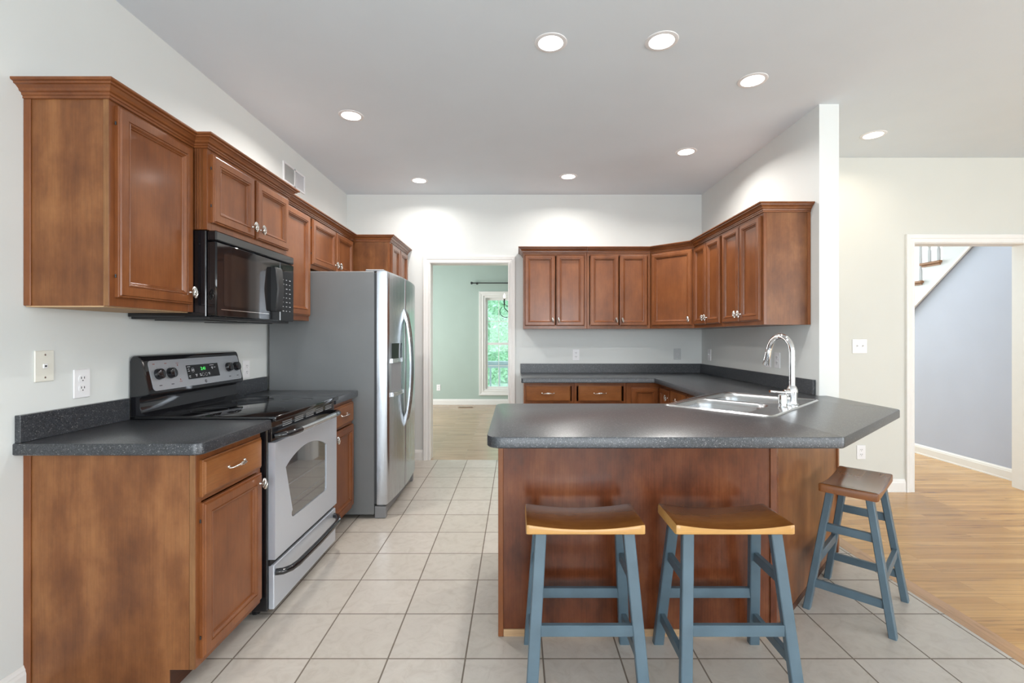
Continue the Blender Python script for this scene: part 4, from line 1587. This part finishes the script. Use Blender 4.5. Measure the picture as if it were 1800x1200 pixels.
f2 = Fr((0.81, 2.597, 0), (0.6604, 0.7509, 0), (-0.7509, 0.6604, 0))
mb = MB()
f2.box(mb, 0.0, 0.62, 0.09, zt_, -0.02, 0)
mb.build('sink_face', M['cherry'], t)

# ------------------------------------------------------------------ bar stools


def make_stool(edge):
    t = thing('bar_stool', '', 'stool', (0, 0, 0), 'saddle seat bar stools at the peninsula')
    W2, D2, zt, th = 0.215, 0.112, 0.600, 0.038
    mb = MB()
    nx, ny = 20, 4
    dip = lambda x: -0.018 * (1 - (abs(x) / W2) ** 2.0)
    xs = [-W2 + 2 * W2 * k / nx for k in range(nx + 1)]
    xs = [-W2, -W2 + 0.003, -W2 + 0.010] + xs[1:-1] + [W2 - 0.010, W2 - 0.003, W2]
    lps = []
    for x in xs:
        e = min(W2 - abs(x), 0.010)
        rr = 0.008 * (1 - math.sqrt(max(0, 1 - ((0.010 - e) / 0.010) ** 2)))
        z = zt + dip(x)
        zb = zt - th
        lps.append([(x, -D2 + rr, zb + 0.003), (x, -D2 + 0.003 + rr, zb), (x, D2 - 0.003 - rr, zb), (x, D2 - rr, zb + 0.003), (x, D2 - rr, z - 0.006 - rr), (x, D2 - 0.002 - rr, z - 0.002 - rr), (x, D2 - 0.008 - rr, z - rr),
                    (x, -D2 + 0.008 + rr, z - rr), (x, -D2 + 0.002 + rr, z - 0.002 - rr), (x, -D2 + rr, z - 0.006 - rr)])
    mb.loft(lps)
    mb.bm.normal_update()
    bmesh.ops.recalc_face_normals(mb.bm, faces=mb.bm.faces)
    for f in mb.bm.faces:
        f.material_index = 0 if f.normal.z > 0.75 or (f.normal.y > 0.5) else 1
    mb.build('seat', [M['seat_top'], edge], t, 35)
    top = lambda sx, sy: V((sx * 0.160, sy * 0.074, zt - th))
    bot = lambda sx, sy: V((sx * 0.198, sy * 0.160, 0.0))
    at = lambda sx, sy, z: bot(sx, sy).lerp(top(sx, sy), z / (zt - th))
    for sx in (-1, 1):
        for sy in (-1, 1):
            mb = MB()
            lp = []
            for z in (0.0, zt - th + 0.001):
                p = at(sx, sy, z)
                c = 0.003
                w2, d2 = 0.0205, 0.0145
                lp.append([(p.x + a, p.y + b, z) for a, b in ((-w2 + c, -d2), (w2 - c, -d2), (w2, -d2 + c), (w2, d2 - c), (w2 - c, d2), (-w2 + c, d2), (-w2, d2 - c), (-w2, -d2 + c))])
            mb.loft(lp)
            mb.build('leg', M['bluepaint'], t)
    for sy in (-1, 1):
        z = 0.230
        a, b = at(-1, sy, z), at(1, sy, z)
        MB().bar(a + V((0.018, 0, 0)), b - V((0.018, 0, 0)), 0.020, 0.040, (0, 1, 0), 0.002).build('stretcher', M['bluepaint'], t)
    for sx in (-1, 1):
        for z in (0.392, 0.125):
            a, b = at(sx, -1, z), at(sx, 1, z)
            MB().bar(a + V((0, 0.012, 0)), b - V((0, 0.012, 0)), 0.020, 0.036, (1, 0, 0), 0.002).build('stretcher', M['bluepaint'], t)
    return t


def dup(root, loc, rz, label):
    r = root.copy()
    COL.objects.link(r)
    r.location = loc
    r.rotation_euler = (0, 0, rz)
    r['label'] = label
    for ch in list(root.children):
        c = ch.copy()
        COL.objects.link(c)
        c.parent = r
    return r


st = make_stool(M['seat_edge'])
st2 = dup(st, (0.786, 1.81, 0), 0.0, 'blue-legged saddle stool in front of the peninsula panel, next to its angled corner')
st.location = (0.249, 1.81, 0)
st['label'] = "blue-legged saddle stool in front of the peninsula panel, nearest the tiled kitchen aisle"
st3 = make_stool(M['seat_edge_brown'])
st3.location = (1.620, 2.257, 0)
st3.rotation_euler = (0, 0, PI / 4)
st3['label'] = 'blue-legged saddle stool with brown-edged seat beside the angled peninsula panel and oak floor'

# ------------------------------------------------------------------ wall plates


def wall_plate(kind, label, fr, mat='white', group='electrical wall plates', gang=1):
    """fr.o is the plate centre on the wall."""
    t = thing({'outlet': 'wall_outlet', 'switch': 'light_switch', 'jack': 'phone_jack'}[kind], label, {'outlet': 'outlet', 'switch': 'light switch', 'jack': 'phone jack'}[kind], tuple(fr.o), group)
    w2 = 0.036 + 0.024 * (gang - 1)
    mb = MB()
    fr.box(mb, -w2, w2, -0.0575, 0.0575, 0.0, 0.006, 0.002)
    mb.build('plate', M[mat], t)
    for g in range(gang):
        a = (g - (gang - 1) / 2) * 0.046
        if kind == 'outlet':
            for s in (-1, 1):
                mb = MB()
                rp = round_poly([(-0.0165, -0.014), (0.0165, -0.014), (0.0165, 0.014), (-0.0165, 0.014)], 0.010, 4)
                mb.loft([[fr.P(a + x, s * 0.0195 + z, c) for x, z in rp] for c in (0.006, 0.0082)])
                mb.mi = 1
                for q in (-1, 1):
                    fr.box(mb, a + q * 0.0065 - 0.0014, a + q * 0.0065 + 0.0014, s * 0.0195 - 0.001, s * 0.0195 + 0.008, 0.0080, 0.0086)
                mb.lathe([(0.0026, 0), (0.0026, 0.0006)], fr.P(a, s * 0.0195 - 0.0075, 0.008), fr.n, 8)
                mb.build('receptacle', [M[mat], M['slot']], t)
        elif kind == 'switch':
            mb = MB()
            fr.box(mb, a - 0.005, a + 0.005, -0.012, 0.012, 0.006, 0.008, 0.001)
            mb.bar(fr.P(a, 0.0, 0.006), fr.P(a, 0.010, 0.018), 0.008, 0.007, fr.u)
            mb.build('toggle', M[mat], t)
            mb = MB()
            for z in (-0.03, 0.03):
                mb.lathe([(0.003, 0), (0.003, 0.001)], fr.P(a, z, 0.006), fr.n, 8)
            mb.build('screw', M['nickel'], t)
        else:
            mb = MB()
            fr.box(mb, -0.008, 0.008, -0.008, 0.008, 0.006, 0.010, 0.001)
            mb.mi = 1
            fr.box(mb, -0.004, 0.004, -0.003, 0.003, 0.010, 0.0104)
            mb.build('jack', [M['white'], M['slot']], t)
            mb = MB()
            for z in (-0.042, 0.042):
                mb.lathe([(0.004, 0), (0.0035, 0.0025), (0, 0.003)], fr.P(0, z, 0.006), fr.n, 10, False)
            mb.build('screw', M['nickel'], t)
    return t


LW = lambda y, z: Fr((XL, y, z), (0, 1, 0), (1, 0, 0))
BW = lambda x, z: Fr((x, YB, z), (1, 0, 0), (0, -1, 0))
PW = lambda y, z: Fr((XP0, y, z), (0, -1, 0), (-1, 0, 0))
HW = lambda x, z: Fr((x, YH, z), (1, 0, 0), (0, -1, 0))
wall_plate('jack', 'almond phone jack plate with two screws above the short countertop', LW(1.756, 1.163), 'almond')
wall_plate('outlet', 'white double outlet above the short countertop, beside the stove', LW(1.908, 1.084))
wall_plate('outlet', 'white double outlet partly behind the far end of the stove panel', LW(3.07, 1.062))
wall_plate('outlet', 'white double outlet above the back counter, nearer the doorway', BW(0.614, 1.086))
wall_plate('jack', 'grey single jack plate above the back counter near the inside corner', BW(1.662, 1.094), 'grey_plate')
wall_plate('switch', 'pale switch plate on the partition close to the inside corner', PW(4.70, 1.092), 'white')
wall_plate('switch', 'white switch plate behind the faucet spout', PW(3.60, 1.100), 'white')
wall_plate('outlet', 'white double outlet plate behind the faucet stem', PW(3.475, 1.100))
wall_plate('switch', 'white double toggle switch plate on the wall beside the hall doorway', HW(2.816, 1.194), 'white', gang=2)
wall_plate('outlet', 'white double outlet low on the hall wall above the third stool', HW(2.828, 0.325))
wall_plate('outlet', 'white double outlet low on the green dining room wall', Fr((-1.464, DY, 0.32), (1, 0, 0), (0, -1, 0)))

# return-air grille high on the left wall
t = thing('return_air_grille', 'white two-section air return grille high above the cabinets', 'air vent', (XL, 3.735, 2.445))
fr = LW(3.735, 2.52)
mb = MB()
for a0, a1 in ((-0.182, -0.165), (-0.009, 0.009), (0.165, 0.182)):
    fr.box(mb, a0, a1, -0.075, 0.075, 0, 0.008, 0.001)
for z0, z1 in ((-0.075, -0.06), (0.06, 0.075)):
    fr.box(mb, -0.165, 0.165, z0, z1, 0, 0.008, 0.001)
mb.build('frame', M['white'], t)
for a0, a1, m_ in ((-0.165, -0.009, 'vent_dark'), (0.009, 0.165, 'white')):
    mb = MB()
    fr.box(mb, a0, a1, -0.06, 0.06, 0, 0.001)
    for q in range(14):
        a = a0 + (a1 - a0) * (q + 0.5) / 14
        mb.bar(fr.P(a, -0.06, 0.004), fr.P(a, 0.06, 0.004), 0.0012, 0.007, (1, 0.5 if m_ == 'white' else -0.5, 0))
    mb.build('louvre_section', M[m_], t)

# floor register in the dining room
t = thing('floor_register', 'brown metal floor register on the dining room oak floor', 'floor vent', (-0.915, 8.55, 0))
MB().box((-1.05, 8.50, 0.0), (-0.78, 8.61, 0.004), 0.001).build('plate', M['tread'], t)
mb = MB()
for k in range(10):
    mb.box((-1.035 + k * 0.025, 8.515, 0.004), (-1.02 + k * 0.025, 8.595, 0.0048))
mb.build('slots', M['slot'], t)

# ------------------------------------------------------------------ recessed ceiling lights


def downlight(x, y, label, power, warm=False):
    t = thing('recessed_light', label, 'ceiling light', (x, y, ZC), 'recessed ceiling lights')
    mb = MB().lathe([(0.062, -0.0005), (0.062, -0.0045), (0.070, -0.0050), (0.080, -0.003), (0.082, -0.0002)], (x, y, ZC), 'Z', 32, False)
    mb.build('trim_ring', M['white'], t, 40)
    MB().lathe([(0.062, -0.002), (0.0, -0.0022)], (x, y, ZC), 'Z', 32, False).build('lens', M['lens_warm' if warm else 'lens'], t)
    l = bpy.data.lights.new('lamp', 'AREA')
    l.shape = 'DISK'
    l.size = 0.12
    l.energy = power
    l.spread = math.radians(155)
    l.color = (1.0, 0.88, 0.70) if warm else (1.0, 0.965, 0.92)
    o = bpy.data.objects.new('lamp', l)
    COL.objects.link(o)
    o.parent = t
    o.location = (0, 0, -0.008)
    return t


KP = 11.0
downlight(0.171, 2.372, 'lit round recessed light, one of the front pair, above the aisle side of the peninsula', 8.0)
downlight(0.722, 2.358, 'lit round recessed light, one of the front pair, above the peninsula middle', 4.0)
downlight(1.354, 2.719, 'lit round recessed light above the sink', 1.6)
downlight(-1.10, 3.152, 'lit round recessed light above the aisle between stove and refrigerator', KP)
downlight(1.348, 3.767, 'lit round recessed light in front of the partition cabinets', KP)
downlight(0.475, 4.348, 'lit round recessed light in front of the back wall cabinets', 7.0)
downlight(-0.915, 4.459, 'lit round recessed light before the doorway near the pantry', 5.5)
downlight(2.600, 3.454, 'warm recessed light beyond the partition by the hall wall', 2.6, True)

# ------------------------------------------------------------------ dining room fittings
t = thing('curtain_rod', 'black curtain rod with ball finial above the dining window', 'curtain rod', (-0.2, DY - 0.07, 2.275))
MB().tube([(-0.80, DY - 0.07, 2.275), (0.62, DY - 0.07, 2.275)], 0.010, 10).build('rod', M['iron'], t, 40)
for x, s in ((-0.80, -1), (0.62, 1)):
    MB().lathe([(0.010, 0), (0.018, 0.005), (0.010, 0.012), (0.024, 0.03), (0.026, 0.04), (0.018, 0.055), (0.0, 0.06)], (x, DY - 0.07, 2.275), V((s, 0, 0)), 14).build('finial', M['iron'], t, 40)
    MB().tube([(x - s * 0.06, DY, 2.275), (x - s * 0.06, DY - 0.07, 2.275)], 0.007, 8).lathe([(0.022, 0), (0.022, 0.006)], (x - s * 0.06, DY, 2.275), V((0, -1, 0)), 12).build('bracket', M['iron'], t)

cx_, cy_ = 0.11, 7.0
t = thing('chandelier', 'black iron chandelier with scroll arms and candle bulbs in the dining room', 'chandelier', (cx_, cy_, 1.55))
mb = MB().lathe([(0.006, 0.0), (0.03, 0.02), (0.012, 0.05), (0.012, 0.30), (0.035, 0.34), (0.012, 0.38), (0.010, 0.60)], (cx_, cy_, 1.58), 'Z', 14)
mb.tube([(cx_, cy_, 2.17), (cx_, cy_, ZC - 0.02)], 0.005, 6)
mb.lathe([(0.06, 0), (0.05, -0.02), (0.012, -0.03)], (cx_, cy_, ZC), 'Z', 16)
mb.build('stem', M['iron'], t, 40)
for k in range(5):
    a = PI + 2 * PI * k / 5
    dv = V((math.cos(a), math.sin(a), 0))
    o_ = V((cx_, cy_, 0))
    R0 = 0.29
    mb = MB()
    mb.tube([o_ + dv * 0.012 + V((0, 0, 1.66))] + [o_ + dv * (0.012 + (R0 - 0.012) * q / 8) + V((0, 0, 1.66 - 0.08 * math.sin(PI * q / 8 * 1.15))) for q in range(1, 9)] + [o_ + dv * R0 + V((0, 0, 1.75))], 0.006, 8)
    mb.tube([o_ + dv * (R0 - 0.02 + 0.085 * math.cos(b)) + V((0, 0, 1.645 + 0.085 * math.sin(b))) for b in [PI * 0.5 + 2 * PI * q / 18 * 0.9 for q in range(19)]], 0.005, 8)
    mb.lathe([(0.006, 0), (0.034, 0.006), (0.034, 0.010), (0.006, 0.012)], o_ + dv * R0 + V((0, 0, 1.742)), 'Z', 14)
    ar = mb.build('arm', M['iron'], t, 40)
    MB().lathe([(0.011, 0), (0.011, 0.09)], o_ + dv * R0 + V((0, 0, 1.752)), 'Z', 10).build('candle_sleeve', M['iron'], ar)
    MB().lathe([(0.008, 0), (0.016, 0.02), (0.012, 0.045), (0.0, 0.075)], o_ + dv * R0 + V((0, 0, 1.842)), 'Z', 10, False).build('bulb', M['bulb'], ar, 40)

# ------------------------------------------------------------------ staircase in the hall
t = thing('staircase', 'white open-sided staircase with oak treads seen through the hall doorway', 'staircase', (4.9, 5.6, 0))
run, rise = 0.22, 0.184
y_r, z_r = 5.08, 2.062          # riser below the tread that shows whole
top_line = []
steps = []
for k in range(-5, 12):
    steps.append((y_r + k * run, z_r - k * rise))
steps = [s for s in steps if s[1] > 0.05 and s[0] - run > 4.02]
# closed stringer with sawtooth top
pts = []
for y, z in sorted(steps, key=lambda s: -s[0]):
    pts.append((y, z - rise - 0.022 if z - rise > 0 else 0.0))
    pts.append((y, z - 0.022))
ye = min(s[0] for s in steps) - run
pts.append((ye, max(s[1] for s in steps) - 0.022))
pts.append((ye, SL(ye)))
pts.append((7.125, 0.0))
mb = MB()
mb.extrude_poly([(4.365, y, z) for y, z in pts], (0.03, 0, 0))
mb.build('stringer', M['stairwhite'], t)
mb = MB()
ys_ = (ye, 7.1)
mb.bar((4.360, ys_[0], SL(ys_[0]) - 0.012), (4.360, ys_[1], SL(ys_[1]) - 0.012), 0.022, 0.026, (1, 0, 0), 0.004)
mb.build('stringer_moulding', M['trim'], t)
for y, z in steps:
    mb = MB().box((4.335, y - run - 0.002, z - 0.028), (5.40, y + 0.028, z), 0.008, 2)
    mb.build('tread', M['tread'], t)
    MB().box((4.352, y - run + 0.012, z - 0.046), (4.364, y + 0.016, z - 0.0285), 0.003).build('tread_moulding', M['tread'], t)
    MB().box((4.396, y - 0.018, z - rise), (5.40, y, z - 0.029)).build('riser', M['stairwhite'], t)
    if z > 1.0:
        for q in (0.045, 0.155):
            mb = MB().lathe([(0.018, 0), (0.018, 0.12), (0.011, 0.14), (0.016, 0.17), (0.014, 0.3), (0.009, 0.72), (0.009, 0.86)], (4.385, y - q, z), 'Z', 10)
            mb.build('baluster', M['stairwhite'], t, 40)
ya, yb = ye + 0.05, 6.3
zz_ = lambda y: z_r + 0.86 + (y_r - y - 0.05) * rise / run
MB().bar((4.385, ya, zz_(ya)), (4.385, yb, zz_(yb)), 0.06, 0.055, (1, 0, 0), 0.012).build('handrail', M['tread'], t)
